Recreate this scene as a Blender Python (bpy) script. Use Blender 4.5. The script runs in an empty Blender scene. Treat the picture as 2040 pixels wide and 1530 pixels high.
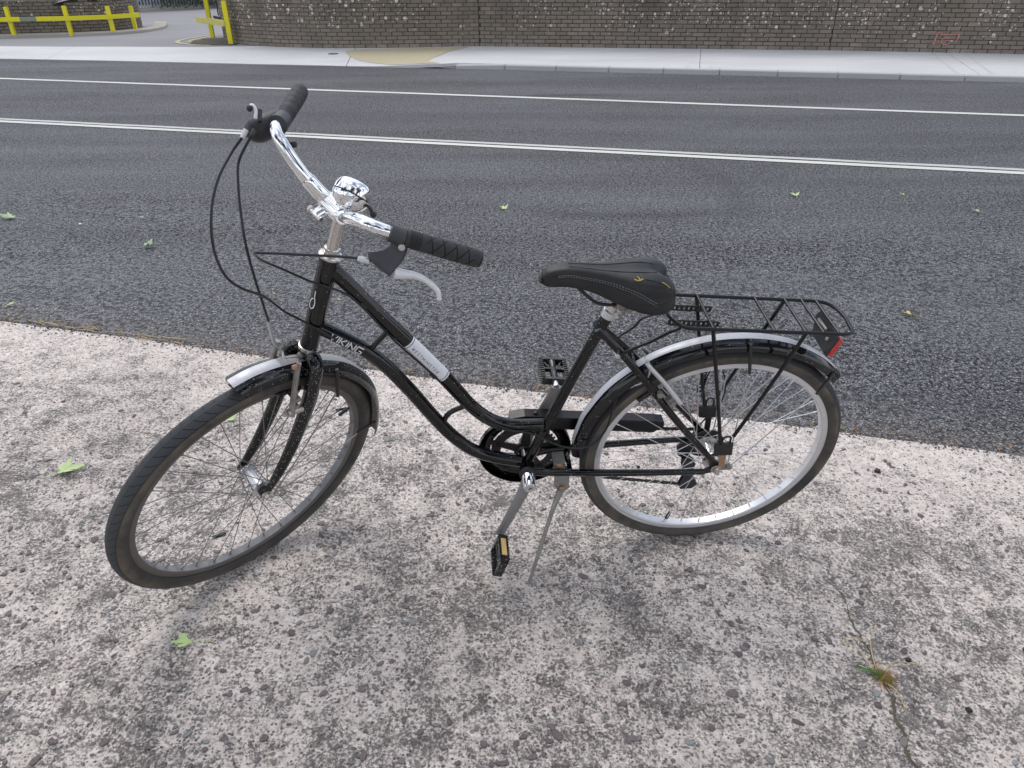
import bpy, bmesh, math, random
import numpy as np
from mathutils import Vector, Matrix, noise

random.seed(7)
rng = np.random.default_rng(7)
D = bpy.data
SC = bpy.context.scene
COL = SC.collection
PI = math.pi

# ------------------------------------------------------------------ camera, light, exposure
cam_d = D.cameras.new('camera')
cam = D.objects.new('camera', cam_d)
COL.objects.link(cam)
cr = Vector((0.99997380, -0.0036, -0.00626)).normalized()
cf = Vector((0.0, 0.8649, -0.5020)).normalized()
cu = cr.cross(cf).normalized()
cf = cu.cross(cr).normalized()
cam.matrix_world = Matrix(((cr.x, cu.x, -cf.x, 0.0), (cr.y, cu.y, -cf.y, 0.0), (cr.z, cu.z, -cf.z, 1.48321), (0, 0, 0, 1)))
cam_d.sensor_width = 36.0
cam_d.lens = 1428.15 / 2040.0 * 36.0
cam_d.clip_start = 0.05
cam_d.clip_end = 900.0
SC.camera = cam

SUN_EL, SUN_AZ = math.radians(62), math.radians(-28)      # azimuth from +Y towards +X
world = D.worlds.new('World')
SC.world = world
world.use_nodes = True
wn = world.node_tree.nodes
wl = world.node_tree.links
wn.clear()
w_out = wn.new('ShaderNodeOutputWorld')
w_bg = wn.new('ShaderNodeBackground')
w_sky = wn.new('ShaderNodeTexSky')
w_sky.sky_type = 'NISHITA'
w_sky.sun_disc = False
w_sky.sun_elevation = SUN_EL
w_sky.sun_rotation = SUN_AZ
w_sky.dust_density = 2.0
w_tc = wn.new('ShaderNodeTexCoord')
w_map = wn.new('ShaderNodeMapping')
w_map.inputs['Scale'].default_value = (1.0, 1.0, 2.2)
w_no = wn.new('ShaderNodeTexNoise')
w_no.inputs['Scale'].default_value = 2.1
w_no.inputs['Detail'].default_value = 7.0
w_no.inputs['Roughness'].default_value = 0.62
w_rp = wn.new('ShaderNodeValToRGB')
w_rp.color_ramp.elements[0].position = 0.42
w_rp.color_ramp.elements[0].color = (0.0, 0.0, 0.0, 1)
w_rp.color_ramp.elements[1].position = 0.60
w_rp.color_ramp.elements[1].color = (1, 1, 1, 1)
w_mx = wn.new('ShaderNodeMixRGB')
w_mx.inputs['Color2'].default_value = (11.5, 11.6, 12.1, 1)
w_bg.inputs['Strength'].default_value = 0.11
wl.new(w_tc.outputs['Generated'], w_map.inputs['Vector'])
wl.new(w_map.outputs['Vector'], w_no.inputs['Vector'])
wl.new(w_no.outputs['Fac'], w_rp.inputs['Fac'])
wl.new(w_rp.outputs['Color'], w_mx.inputs['Fac'])
wl.new(w_sky.outputs['Color'], w_mx.inputs['Color1'])
wl.new(w_mx.outputs['Color'], w_bg.inputs['Color'])
wl.new(w_bg.outputs['Background'], w_out.inputs['Surface'])

sun_d = D.lights.new('sun', 'SUN')
sun_d.energy = 0.9
sun_d.angle = math.radians(30)
sun_d.color = (1.0, 0.965, 0.91)
sun = D.objects.new('sun', sun_d)
COL.objects.link(sun)
sdir = Vector((math.sin(SUN_AZ) * math.cos(SUN_EL), math.cos(SUN_AZ) * math.cos(SUN_EL), math.sin(SUN_EL)))
sun.rotation_euler = sdir.to_track_quat('Z', 'Y').to_euler()
sun.location = (0, 0, 20)

SC.view_settings.view_transform = 'Standard'
SC.view_settings.look = 'None'
SC.view_settings.gamma = 1.0
SC.view_settings.use_curve_mapping = False
SC.view_settings.exposure = 0.30


# ------------------------------------------------------------------ node helper
class NT:
    def __init__(self, name):
        self.m = D.materials.new(name)
        self.m.use_nodes = True
        self.n = self.m.node_tree.nodes
        self.l = self.m.node_tree.links
        self.b = self.n['Principled BSDF']

    def new(self, t, **kw):
        x = self.n.new(t)
        for k, v in kw.items():
            setattr(x, k, v)
        return x

    def put(self, sock, v):
        if isinstance(v, bpy.types.NodeSocket):
            self.l.new(v, sock)
        elif isinstance(v, (tuple, list)) and len(v) == 3 and sock.type == 'RGBA':
            sock.default_value = (*v, 1)
        else:
            sock.default_value = v

    def math(self, op, a, b=None, c=None, clamp=False):
        x = self.new('ShaderNodeMath', operation=op, use_clamp=clamp)
        self.put(x.inputs[0], a)
        if b is not None:
            self.put(x.inputs[1], b)
        if c is not None:
            self.put(x.inputs[2], c)
        return x.outputs[0]

    def pos(self):
        return self.new('ShaderNodeNewGeometry').outputs['Position']

    def obj(self):
        return self.new('ShaderNodeTexCoord').outputs['Object']

    def uv(self):
        return self.new('ShaderNodeTexCoord').outputs['UV']

    def sep(self, v):
        x = self.new('ShaderNodeSeparateXYZ')
        self.put(x.inputs[0], v)
        return x.outputs

    def mapping(self, v, scale=(1, 1, 1), rot=(0, 0, 0), loc=(0, 0, 0)):
        x = self.new('ShaderNodeMapping')
        self.put(x.inputs['Vector'], v)
        x.inputs['Scale'].default_value = scale
        x.inputs['Rotation'].default_value = rot
        x.inputs['Location'].default_value = loc
        return x.outputs[0]

    def noise(self, v, scale, detail=3, rough=0.5, dist=0.0):
        x = self.new('ShaderNodeTexNoise')
        self.put(x.inputs['Vector'], v)
        x.inputs['Scale'].default_value = scale
        x.inputs['Detail'].default_value = detail
        x.inputs['Roughness'].default_value = rough
        x.inputs['Distortion'].default_value = dist
        return x.outputs['Fac']

    def voro(self, v, scale, feature='F1', rnd=1.0):
        x = self.new('ShaderNodeTexVoronoi', feature=feature)
        self.put(x.inputs['Vector'], v)
        x.inputs['Scale'].default_value = scale
        x.inputs['Randomness'].default_value = rnd
        return x.outputs

    def ramp(self, fac, stops):
        x = self.new('ShaderNodeValToRGB')
        self.put(x.inputs[0], fac)
        e = x.color_ramp.elements
        while len(e) < len(stops):
            e.new(0.5)
        for i, (p, c) in enumerate(stops):
            e[i].position = p
            e[i].color = (c, c, c, 1) if isinstance(c, (int, float)) else (*c, 1)
        return x.outputs[0]

    def mix(self, f, a, b, mode='MIX'):
        x = self.new('ShaderNodeMixRGB', blend_type=mode)
        self.put(x.inputs[0], f)
        self.put(x.inputs[1], a)
        self.put(x.inputs[2], b)
        return x.outputs[0]

    def bump(self, h, strength=0.5, dist=0.001, normal=None):
        x = self.new('ShaderNodeBump')
        x.inputs['Strength'].default_value = strength
        x.inputs['Distance'].default_value = dist
        self.put(x.inputs['Height'], h)
        if normal is not None:
            self.put(x.inputs['Normal'], normal)
        return x.outputs[0]

    def set(self, **kw):
        names = dict(color='Base Color', metal='Metallic', rough='Roughness', normal='Normal', ior='IOR',
                     coat='Coat Weight', coatr='Coat Roughness', spec='Specular IOR Level', trans='Transmission Weight',
                     sheen='Sheen Weight', sub='Subsurface Weight')
        for k, v in kw.items():
            self.put(self.b.inputs[names[k]], v)
        return self.m


def simple(name, color, rough=0.5, metal=0.0, var=0.12, nscale=40, bump=0.0, coat=0.0, spec=0.5):
    t = NT(name)
    n = t.noise(t.obj(), nscale, 4, 0.6)
    c = t.mix(n, tuple(max(0, x * (1 - var)) for x in color), tuple(min(1, x * (1 + var)) for x in color))
    r = t.math('ADD', t.math('MULTIPLY', t.math('SUBTRACT', n, 0.5), 0.15), rough, clamp=True)
    t.set(color=c, rough=r, metal=metal, coat=coat, spec=spec)
    if bump:
        t.set(normal=t.bump(n, bump, 0.001))
    return t.m


# ------------------------------------------------------------------ materials
def m_concrete_pad():
    t = NT('exposed_aggregate_concrete')
    p = t.pos()
    big = t.noise(p, 2.3, 4, 0.55)
    mid = t.noise(p, 11, 4, 0.6)
    f1 = t.noise(p, 135, 6, 0.85)
    f2 = t.noise(t.mapping(p, loc=(3.1, 7.7, 1.3)), 58, 5, 0.75, 0.8)
    s = t.sep(p)
    # distance from the road edge: band next to the asphalt is paler, cement skin kept
    e = t.math('ADD', t.math('ADD', s[1], t.math('MULTIPLY', s[0], 0.213)), -2.49)
    band = t.ramp(t.math('ADD', t.math('MULTIPLY', e, 1.0), 1.0), [(0.35, 0.0), (0.92, 1.0)])
    thr = t.math('ADD', t.math('MULTIPLY', t.math('SUBTRACT', big, 0.5), 0.22),
                 t.math('MULTIPLY', t.math('SUBTRACT', mid, 0.5), 0.40))
    thr = t.math('ADD', thr, t.math('MULTIPLY', band, 0.075))
    v = t.math('ADD', t.math('MULTIPLY', f1, 0.70), t.math('MULTIPLY', f2, 0.30))
    v = t.math('ADD', v, t.math('MULTIPLY', thr, 0.62))
    k = t.ramp(v, [(0.462, 0.0), (0.528, 1.0)])
    dk = t.ramp(t.noise(p, 31, 3, 0.6), [(0.35, (0.110, 0.100, 0.095)), (0.5, (0.175, 0.160, 0.149)), (0.68, (0.26, 0.237, 0.218))])
    lt = t.ramp(t.noise(t.mapping(p, loc=(9, 2, 5)), 45, 4, 0.65), [(0.3, (0.62, 0.555, 0.51)), (0.55, (0.84, 0.755, 0.695)), (0.72, (0.97, 0.92, 0.87))])
    c = t.mix(k, dk, lt)
    # grit: coloured small stones
    vo = t.voro(p, 120)
    gc = t.ramp(t.sep(vo['Color'])[0], [(0.0, (0.09, 0.085, 0.09)), (0.45, (0.19, 0.165, 0.165)), (0.75, (0.30, 0.30, 0.31)), (1.0, (0.62, 0.56, 0.5))])
    gm = t.math('MULTIPLY', t.ramp(vo['Distance'], [(0.32, 1.0), (0.40, 0.0)]), t.ramp(t.sep(vo['Color'])[1], [(0.60, 0.0), (0.66, 1.0)]))
    c = t.mix(gm, c, gc)
    vo2 = t.voro(t.mapping(p, loc=(1.7, 0.3, 0), scale=(1, 1.0, 1)), 52)
    gm2 = t.math('MULTIPLY', t.ramp(vo2['Distance'], [(0.27, 1.0), (0.33, 0.0)]), t.ramp(t.sep(vo2['Color'])[1], [(0.72, 0.0), (0.76, 1.0)]))
    gc2 = t.ramp(t.sep(vo2['Color'])[0], [(0.0, (0.125, 0.10, 0.105)), (0.5, (0.175, 0.165, 0.16)), (1.0, (0.27, 0.29, 0.285))])
    c = t.mix(t.math('MULTIPLY', gm2, 0.8), c, gc2)
    # damp / dirty clouds
    stain = t.ramp(t.noise(t.mapping(p, loc=(4, 9, 0)), 1.3, 5, 0.6), [(0.34, 0.86), (0.60, 1.0)])
    c = t.mix(1.0, c, stain, 'MULTIPLY')
    h = t.math('ADD', t.math('MULTIPLY', v, 1.0), t.math('MULTIPLY', gm, 0.12))
    t.set(color=c, rough=0.86, spec=0.3, normal=t.bump(h, 1.0, 0.0055))
    return t.m


def m_asphalt():
    t = NT('fresh_asphalt')
    p = t.pos()
    vo = t.voro(t.mapping(p, scale=(1, 1, 0.2)), 80)
    ved = t.voro(t.mapping(p, scale=(1, 1, 0.2)), 80, 'DISTANCE_TO_EDGE')
    cell = t.sep(vo['Color'])[0]
    stone = t.ramp(cell, [(0.0, (0.17, 0.174, 0.186)), (0.55, (0.285, 0.290, 0.308)), (0.93, (0.41, 0.414, 0.435)), (1.0, (0.50, 0.49, 0.48))])
    gap = t.ramp(ved['Distance'], [(0.04, 0.0), (0.24, 1.0)])
    fine = t.noise(p, 260, 3, 0.7)
    c = t.mix(gap, (0.02, 0.02, 0.022), stone)
    pn_ = t.noise(t.mapping(p, scale=(1, 1, 0.3)), 56, 3, 0.70, 0.3)
    pit = t.ramp(pn_, [(0.43, 0.0), (0.49, 1.0)])
    c = t.mix(pit, (0.012, 0.012, 0.014), c)
    c = t.mix(t.math('MULTIPLY', t.ramp(fine, [(0.4, 0.0), (0.7, 1.0)]), 0.35), c, (0.24, 0.237, 0.235))
    # dust lying in patches, longer streaks along the road, scuffs
    al = t.mapping(p, rot=(0, 0, 0.262), scale=(0.25, 1.0, 1))
    pt = t.noise(al, 1.1, 5, 0.6)
    c = t.mix(t.ramp(pt, [(0.35, 0.0), (0.72, 0.35)]), c, (0.30, 0.305, 0.33))
    st = t.noise(t.mapping(p, rot=(0, 0, 0.262), scale=(0.05, 1.6, 1)), 1.0, 3, 0.5)
    c = t.mix(t.ramp(st, [(0.50, 0.0), (0.68, 0.40)]), c, (0.085, 0.086, 0.093))
    # curved tyre scuffs on the nearer lane
    s = t.sep(p)
    def arc(cx, cy, r, w, x0, x1, amt):
        dx = t.math('SUBTRACT', s[0], cx)
        dy = t.math('SUBTRACT', s[1], cy)
        d = t.math('SQRT', t.math('ADD', t.math('MULTIPLY', dx, dx), t.math('MULTIPLY', dy, dy)))
        g = t.math('ABSOLUTE', t.math('SUBTRACT', d, r))
        a = t.ramp(t.math('DIVIDE', g, w), [(0.2, 1.0), (1.0, 0.0)])
        lim = t.math('MULTIPLY', t.ramp(t.math('SUBTRACT', s[0], x0), [(0.0, 0.0), (0.35, 1.0)]),
                     t.ramp(t.math('SUBTRACT', x1, s[0]), [(0.0, 0.0), (0.35, 1.0)]))
        return t.math('MULTIPLY', t.math('MULTIPLY', a, lim), amt)
    c = t.mix(arc(0.9, 7.6, 2.72, 0.14, 0.0, 1.6, 0.45), c, (0.05, 0.05, 0.054))
    c = t.mix(arc(0.5, 5.6, 1.25, 0.20, 1.35, 1.95, 0.45), c, (0.06, 0.06, 0.064))
    # sandy dirt close to the edge
    e = t.math('ADD', t.math('ADD', s[1], t.math('MULTIPLY', s[0], 0.213)), -2.49)
    ed = t.math('MULTIPLY', t.ramp(e, [(0.0, 1.0), (0.30, 0.0)]), t.ramp(t.noise(p, 60, 4, 0.7), [(0.50, 0.0), (0.62, 0.8)]))
    c = t.mix(ed, c, (0.26, 0.20, 0.14))
    h = t.math('ADD', t.math('MULTIPLY', gap, t.math('ADD', 0.3, t.math('MULTIPLY', cell, 0.3))), t.math('ADD', t.math('MULTIPLY', pit, 0.6), t.math('MULTIPLY', fine, 0.12)))
    t.set(color=c, rough=0.66, spec=t.math('MULTIPLY', pit, 0.42), normal=t.bump(h, 1.0, 0.006))
    return t.m


def m_flat_ground(name, lo, hi, scale=30, bump=0.3, rough=0.85, streak=0.15):
    t = NT(name)
    p = t.pos()
    a = t.noise(p, scale, 5, 0.65)
    b = t.noise(t.mapping(p, scale=(0.5, 1, 1)), 0.9, 5, 0.6)
    c = t.mix(a, lo, hi)
    c = t.mix(t.ramp(b, [(0.35, streak), (0.65, 0.0)]), c, tuple(x * 0.62 for x in lo))
    t.set(color=c, rough=rough, spec=0.3, normal=t.bump(a, bump, 0.002))
    return t.m


def m_brick():
    t = NT('weathered_brown_brick')
    p = t.pos()
    rnd = t.new('ShaderNodeObjectInfo').outputs['Random']
    at = t.new('ShaderNodeAttribute', attribute_name='tone').outputs['Fac']
    r = t.math('FRACT', t.math('ADD', t.math('MULTIPLY', rnd, 7.31), t.math('MULTIPLY', at, 5.17)))
    c = t.ramp(r, [(0.0, (0.125, 0.108, 0.088)), (0.35, (0.165, 0.143, 0.118)), (0.7, (0.20, 0.172, 0.145)), (0.93, (0.235, 0.188, 0.162)), (1.0, (0.33, 0.25, 0.22))])
    g = t.noise(p, 70, 4, 0.7)
    c = t.mix(0.55, c, t.mix(g, (0.11, 0.096, 0.078), (0.42, 0.36, 0.295)))
    z = t.sep(p)[2]
    # black algae bloom higher up, dust near the foot
    alg = t.math('MULTIPLY', t.ramp(t.noise(t.mapping(p, scale=(1, 1, 0.5)), 1.4, 5, 0.65), [(0.38, 0.0), (0.66, 1.0)]), t.ramp(z, [(0.25, 0.15), (0.8, 0.9)]))
    c = t.mix(t.math('MULTIPLY', alg, 0.60), c, (0.065, 0.062, 0.052))
    dust = t.math('MULTIPLY', t.ramp(z, [(0.07, 1.0), (0.30, 0.0)]), t.ramp(t.noise(p, 3.0, 4, 0.6), [(0.45, 0.0), (0.7, 1.0)]))
    c = t.mix(t.math('MULTIPLY', dust, 0.6), c, (0.42, 0.37, 0.33))
    # lichen: round white spots in two sizes
    pj = t.mix(0.025, p, t.new('ShaderNodeTexNoise').outputs['Color'])
    den = t.ramp(t.noise(t.mapping(p, scale=(0.8, 0.8, 0.8)), 1.1, 4, 0.6), [(0.40, 0.0), (0.60, 1.0)])
    hgt = t.ramp(z, [(0.22, 0.0), (0.62, 1.0)])
    dd = t.math('MULTIPLY', den, hgt)
    for sc, rad, thr in ((8.0, 0.32, 0.42), (15.0, 0.36, 0.56), (30.0, 0.38, 0.70)):
        vo = t.voro(t.mapping(p, loc=(sc, 0.3 * sc, 0)), sc)
        cc = t.sep(vo['Color'])
        on = t.math('GREATER_THAN', t.math('ADD', cc[0], t.math('MULTIPLY', dd, 1 - thr)), 1.0)
        rr = t.math('MULTIPLY', t.math('ADD', 0.35, t.math('MULTIPLY', cc[1], 0.65)), rad)
        m = t.math('MULTIPLY', t.math('LESS_THAN', vo['Distance'], rr), on)
        c = t.mix(t.math('MULTIPLY', m, 0.9), c, (0.66, 0.65, 0.61))
    t.set(color=c, rough=0.9, spec=0.2, normal=t.bump(g, 0.6, 0.004))
    return t.m


def m_black_paint(name, dirt=0.25, color=(0.003, 0.003, 0.0036)):
    t = NT(name)
    o = t.obj()
    sp = t.voro(o, 260)
    cell = t.sep(sp['Color'])
    d = t.noise(o, 22, 4, 0.6)
    spot = t.math('MULTIPLY', t.math('LESS_THAN', sp['Distance'], t.math('MULTIPLY', cell[1], 0.36)), t.math('GREATER_THAN', cell[0], 1.0 - dirt * 0.75))
    film = t.ramp(d, [(0.48, 0.0), (0.90, min(1.0, dirt * 0.35))])
    c = t.mix(film, color, (0.15, 0.145, 0.14))
    c = t.mix(t.math('MULTIPLY', spot, 0.75), c, (0.42, 0.41, 0.39))
    r = t.math('ADD', 0.09, t.math('ADD', t.math('MULTIPLY', film, 1.3), t.math('MULTIPLY', spot, 0.5)), clamp=True)
    t.set(color=c, rough=r, coat=0.25, coatr=0.02, spec=0.42, normal=t.bump(t.noise(o, 180, 2, 0.5), 0.03, 0.001))
    return t.m


def m_tyre(name, treaded, dust):
    t = NT(name)
    uv = t.sep(t.uv())           # x: metres along, y: metres across, 0 at the crown
    o = t.obj()
    av = t.math('ABSOLUTE', uv[1])
    base = (0.026, 0.028, 0.031)
    n = t.noise(o, 90, 4, 0.65)
    c = t.mix(n, tuple(x * 0.75 for x in base), tuple(x * 1.5 for x in base))
    # grooves
    P = 0.0262
    sh = t.math('MULTIPLY', t.math('POWER', t.math('DIVIDE', av, 0.02), 1.6), -0.017)
    fr = t.math('FRACT', t.math('DIVIDE', t.math('ADD', uv[0], sh), P))
    g1 = t.math('LESS_THAN', t.math('ABSOLUTE', t.math('SUBTRACT', fr, 0.5)), 0.055)
    in1 = t.math('MULTIPLY', t.math('GREATER_THAN', av, 0.0045), t.math('LESS_THAN', av, 0.0230))
    g1 = t.math('MULTIPLY', g1, in1)
    wob = t.math('MULTIPLY', t.math('ABSOLUTE', t.math('SUBTRACT', fr, 0.5)), 0.005)
    g2 = t.math('LESS_THAN', t.math('ABSOLUTE', t.math('SUBTRACT', av, t.math('ADD', 0.0032, wob))), 0.00045)
    g3 = t.math('LESS_THAN', t.math('ABSOLUTE', t.math('SUBTRACT', av, 0.0235)), 0.0007)
    gr = t.math('MAXIMUM', t.math('MAXIMUM', g1, g2), g3)
    if treaded:
        c = t.mix(gr, c, (0.004, 0.004, 0.005))
        tr = t.math('LESS_THAN', av, 0.0235)
        c = t.mix(t.math('MULTIPLY', t.math('MULTIPLY', tr, t.math('SUBTRACT', 1.0, gr)), 0.55), c, (0.062, 0.070, 0.082))
    # brown dried mud on the shoulder
    sh1 = t.ramp(av, [(0.0245, 0.0), (0.0265, 1.0), (0.034, 0.85), (0.050, 0.25)]) if treaded else t.ramp(av, [(0.0250, 0.0), (0.0268, 1.0), (0.030, 0.60), (0.052, 0.35)])
    sm = t.noise(t.mapping(o, loc=(2, 5, 1)), 9, 5, 0.7)
    mud = t.math('MULTIPLY', sh1, t.ramp(sm, [(0.36, 0.08), (0.60, 1.0)]))
    c = t.mix(t.math('MULTIPLY', mud, dust), c, (0.24, 0.19, 0.135))
    film = t.ramp(t.noise(o, 5, 4, 0.6), [(0.3, 0.05), (0.75, 0.45)])
    c = t.mix(t.math('MULTIPLY', film, dust), c, (0.13, 0.128, 0.122))
    t.set(color=c, rough=0.68, spec=0.35, normal=t.bump(t.math('SUBTRACT', t.math('MULTIPLY', n, 0.25), gr if treaded else 0.0), 0.5, 0.0012))
    return t.m


def m_metal(name, color, rough, dirt=0.0, dirtc=(0.25, 0.23, 0.21), metal=1.0, bump=0.0, ds=30):
    t = NT(name)
    o = t.obj()
    n = t.noise(o, ds, 5, 0.65)
    f = t.ramp(n, [(0.42, 0.0), (0.70, 1.0)])
    f = t.math('MULTIPLY', f, dirt)
    c = t.mix(f, color, dirtc)
    t.set(color=c, metal=t.math('SUBTRACT', metal, t.math('MULTIPLY', f, 0.9), clamp=True), rough=t.math('ADD', rough, t.math('MULTIPLY', f, 0.5), clamp=True))
    if bump:
        t.set(normal=t.bump(t.noise(o, 240, 3, 0.6), bump, 0.0006))
    return t.m


def m_grip():
    t = NT('grip_rubber')
    uv = t.sep(t.uv())           # x: metres along, y: angle in radians
    o = t.obj()
    def band(k, off):
        q = t.math('FRACT', t.math('ADD', t.math('ADD', t.math('MULTIPLY', uv[0], 44.0), t.math('MULTIPLY', uv[1], k)), off))
        return t.math('LESS_THAN', t.math('ABSOLUTE', t.math('SUBTRACT', q, 0.5)), 0.060)
    cross = t.math('MAXIMUM', band(0.55, 0.0), band(-0.24, 0.3))
    inr = t.math('MULTIPLY', t.math('GREATER_THAN', uv[0], 0.036), t.math('LESS_THAN', uv[0], 0.124))
    cross = t.math('MULTIPLY', cross, inr)
    kn = t.math('MAXIMUM', t.math('LESS_THAN', t.math('FRACT', t.math('MULTIPLY', uv[0], 240)), 0.35), t.math('LESS_THAN', t.math('FRACT', t.math('MULTIPLY', uv[1], 4.4)), 0.32))
    kn = t.math('MULTIPLY', kn, t.math('MULTIPLY', t.math('GREATER_THAN', uv[0], 0.006), t.math('LESS_THAN', uv[0], 0.028)))
    g = t.math('MAXIMUM', cross, kn)
    n = t.noise(o, 60, 3, 0.6)
    c = t.mix(n, (0.026, 0.027, 0.030), (0.052, 0.053, 0.058))
    c = t.mix(g, c, (0.006, 0.006, 0.007))
    t.set(color=c, rough=0.62, spec=0.4, normal=t.bump(t.math('SUBTRACT', 1.0, g), 0.9, 0.0018))
    return t.m


def m_vinyl():
    t = NT('saddle_vinyl')
    o = t.obj()
    n = t.voro(o, 900)['Distance']
    d = t.noise(o, 14, 5, 0.65)
    c = t.mix(t.ramp(d, [(0.45, 0.0), (0.8, 0.35)]), (0.008, 0.0085, 0.0105), (0.07, 0.07, 0.07))
    t.set(color=c, rough=t.math('ADD', 0.38, t.math('MULTIPLY', d, 0.22)), spec=0.55, normal=t.bump(n, 0.12, 0.0006))
    return t.m


M = {}
M['pad'] = m_concrete_pad()
M['asphalt'] = m_asphalt()
M['footway'] = m_flat_ground('new_pale_concrete', (0.56, 0.56, 0.565), (0.74, 0.74, 0.745), 25, 0.15, 0.8, 0.30)
M['kerb'] = m_flat_ground('kerb_concrete', (0.44, 0.44, 0.44), (0.62, 0.62, 0.615), 60, 0.25, 0.85, 0.25)
M['margin'] = m_flat_ground('tooled_concrete', (0.56, 0.555, 0.555), (0.70, 0.695, 0.69), 25, 0.15, 0.8, 0.12)
M['buff'] = m_flat_ground('buff_concrete', (0.46, 0.41, 0.27), (0.58, 0.52, 0.37), 60, 0.25, 0.85, 0.15)
M['old_tarmac'] = m_flat_ground('old_grey_tarmac', (0.24, 0.24, 0.25), (0.36, 0.355, 0.365), 45, 0.4, 0.85, 0.2)
M['dirt'] = m_flat_ground('dark_soil', (0.06, 0.052, 0.045), (0.17, 0.15, 0.13), 22, 0.8, 0.95, 0.3)
M['edging'] = m_flat_ground('old_edging_concrete', (0.38, 0.35, 0.31), (0.58, 0.54, 0.49), 30, 0.4, 0.9, 0.3)
M['land'] = m_flat_ground('land', (0.16, 0.16, 0.15), (0.24, 0.235, 0.22), 2, 0.1, 0.95, 0.3)
M['brick'] = m_brick()
M['mortar'] = m_flat_ground('recessed_dark_mortar', (0.035, 0.032, 0.028), (0.075, 0.068, 0.06), 60, 0.4, 0.95, 0.2)
M['coping'] = m_flat_ground('weathered_coping', (0.30, 0.27, 0.24), (0.46, 0.42, 0.38), 30, 0.3, 0.9, 0.3)
M['road_paint'] = m_flat_ground('white_road_paint', (0.60, 0.60, 0.55), (0.84, 0.84, 0.78), 60, 0.3, 0.6, 0.30)
M['road_paint_grey'] = m_flat_ground('worn_white_road_paint', (0.50, 0.50, 0.49), (0.64, 0.64, 0.62), 80, 0.2, 0.6, 0.15)
M['yellow_line'] = m_flat_ground('faded_yellow_line', (0.50, 0.46, 0.28), (0.64, 0.60, 0.42), 40, 0.2, 0.8, 0.2)
M['yellow'] = simple('yellow_paint', (0.80, 0.72, 0.02), 0.5, 0, 0.10, 9, 0.1)
M['yellow_worn'] = simple('worn_yellow_paint', (0.60, 0.56, 0.16), 0.7, 0, 0.30, 14, 0.2)
M['bare_timber'] = simple('bare_grey_timber', (0.26, 0.30, 0.24), 0.8, 0, 0.35, 18, 0.3)
M['black_steel'] = simple('black_steel', (0.02, 0.021, 0.023), 0.5, 0, 0.3, 8)
M['dark_wall'] = simple('dark_render', (0.055, 0.06, 0.07), 0.8, 0, 0.3, 1.5)
M['grey_wall'] = simple('grey_render', (0.34, 0.35, 0.37), 0.85, 0, 0.15, 1.5)
M['foliage'] = simple('hedge_foliage', (0.045, 0.065, 0.03), 0.6, 0, 0.7, 6)
M['graffiti'] = simple('red_spray_paint', (0.50, 0.21, 0.19), 0.8, 0, 0.35, 40)
M['sign_dark'] = simple('dark_green_sign', (0.012, 0.03, 0.035), 0.35, 0, 0.2, 8)
M['sign_white'] = simple('sign_pale_print', (0.55, 0.66, 0.68), 0.4, 0, 0.1, 8)
M['sign_yellow'] = simple('sign_yellow_print', (0.62, 0.56, 0.12), 0.4, 0, 0.1, 8)
M['iron'] = simple('cast_iron_cover', (0.22, 0.18, 0.13), 0.6, 0.3, 0.3, 30)
M['leaf'] = simple('pale_green_leaf', (0.52, 0.66, 0.30), 0.6, 0, 0.16, 60, 0.15)
M['leaf_back'] = simple('greyish_green_leaf', (0.42, 0.55, 0.33), 0.7, 0, 0.15, 60, 0.15)
M['leaf_yellow'] = simple('yellow_leaf', (0.60, 0.50, 0.14), 0.6, 0, 0.2, 60, 0.15)
M['debris'] = simple('dry_leaf_debris', (0.42, 0.20, 0.07), 0.8, 0, 0.5, 25)
M['straw'] = simple('dry_straw', (0.55, 0.42, 0.22), 0.7, 0, 0.3, 30)
M['weed_green'] = simple('weed_green', (0.10, 0.20, 0.05), 0.6, 0, 0.4, 60)
M['tar'] = simple('tar_crumb', (0.012, 0.012, 0.014), 0.5, 0, 0.3, 60, 0.3)
M['stone'] = None


def m_stone():
    t = NT('embedded_pebble')
    at = t.new('ShaderNodeAttribute', attribute_name='tone').outputs['Fac']
    c = t.ramp(at, [(0.0, (0.105, 0.083, 0.088)), (0.4, (0.155, 0.125, 0.128)), (0.7, (0.185, 0.185, 0.178)), (0.9, (0.26, 0.285, 0.285)), (1.0, (0.55, 0.52, 0.50))])
    n = t.noise(t.pos(), 300, 3, 0.7)
    c = t.mix(t.ramp(n, [(0.5, 0.0), (0.75, 0.4)]), c, (0.45, 0.41, 0.39))
    t.set(color=c, rough=0.7, spec=0.4, normal=t.bump(n, 0.3, 0.001))
    return t.m


M['stone'] = m_stone()
M['frame'] = m_black_paint('gloss_black_paint', 0.16)
M['fork'] = m_black_paint('dusty_black_paint', 0.75)
M['mudguard'] = m_black_paint('black_mudguard', 0.10, (0.007, 0.007, 0.009))
M['mudguard_front'] = m_black_paint('dusty_black_mudguard', 0.42, (0.007, 0.007, 0.009))
M['rack'] = simple('black_rack_paint', (0.008, 0.008, 0.010), 0.30, 0, 0.4, 60, 0.05, 0.0, 0.4)
M['tape'] = m_metal('silver_reflective_tape', (0.55, 0.56, 0.60), 0.42, 0.15, (0.45, 0.45, 0.46), 0.35)
M['tape_dull'] = m_metal('dusty_reflective_tape', (0.36, 0.36, 0.37), 0.55, 0.5, (0.30, 0.29, 0.28), 0.25)
M['tyre_front'] = m_tyre('front_tyre_rubber', True, 0.60)
M['tyre_rear'] = m_tyre('rear_tyre_rubber', False, 0.85)
M['rim_rear'] = m_metal('bright_aluminium_rim', (0.80, 0.81, 0.83), 0.34, 0.12, (0.45, 0.43, 0.41), 0.75)
M['rim_front'] = m_metal('dusty_aluminium_rim', (0.17, 0.158, 0.15), 0.5, 0.7, (0.12, 0.10, 0.088), 0.45, 0.2, 14)
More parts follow.
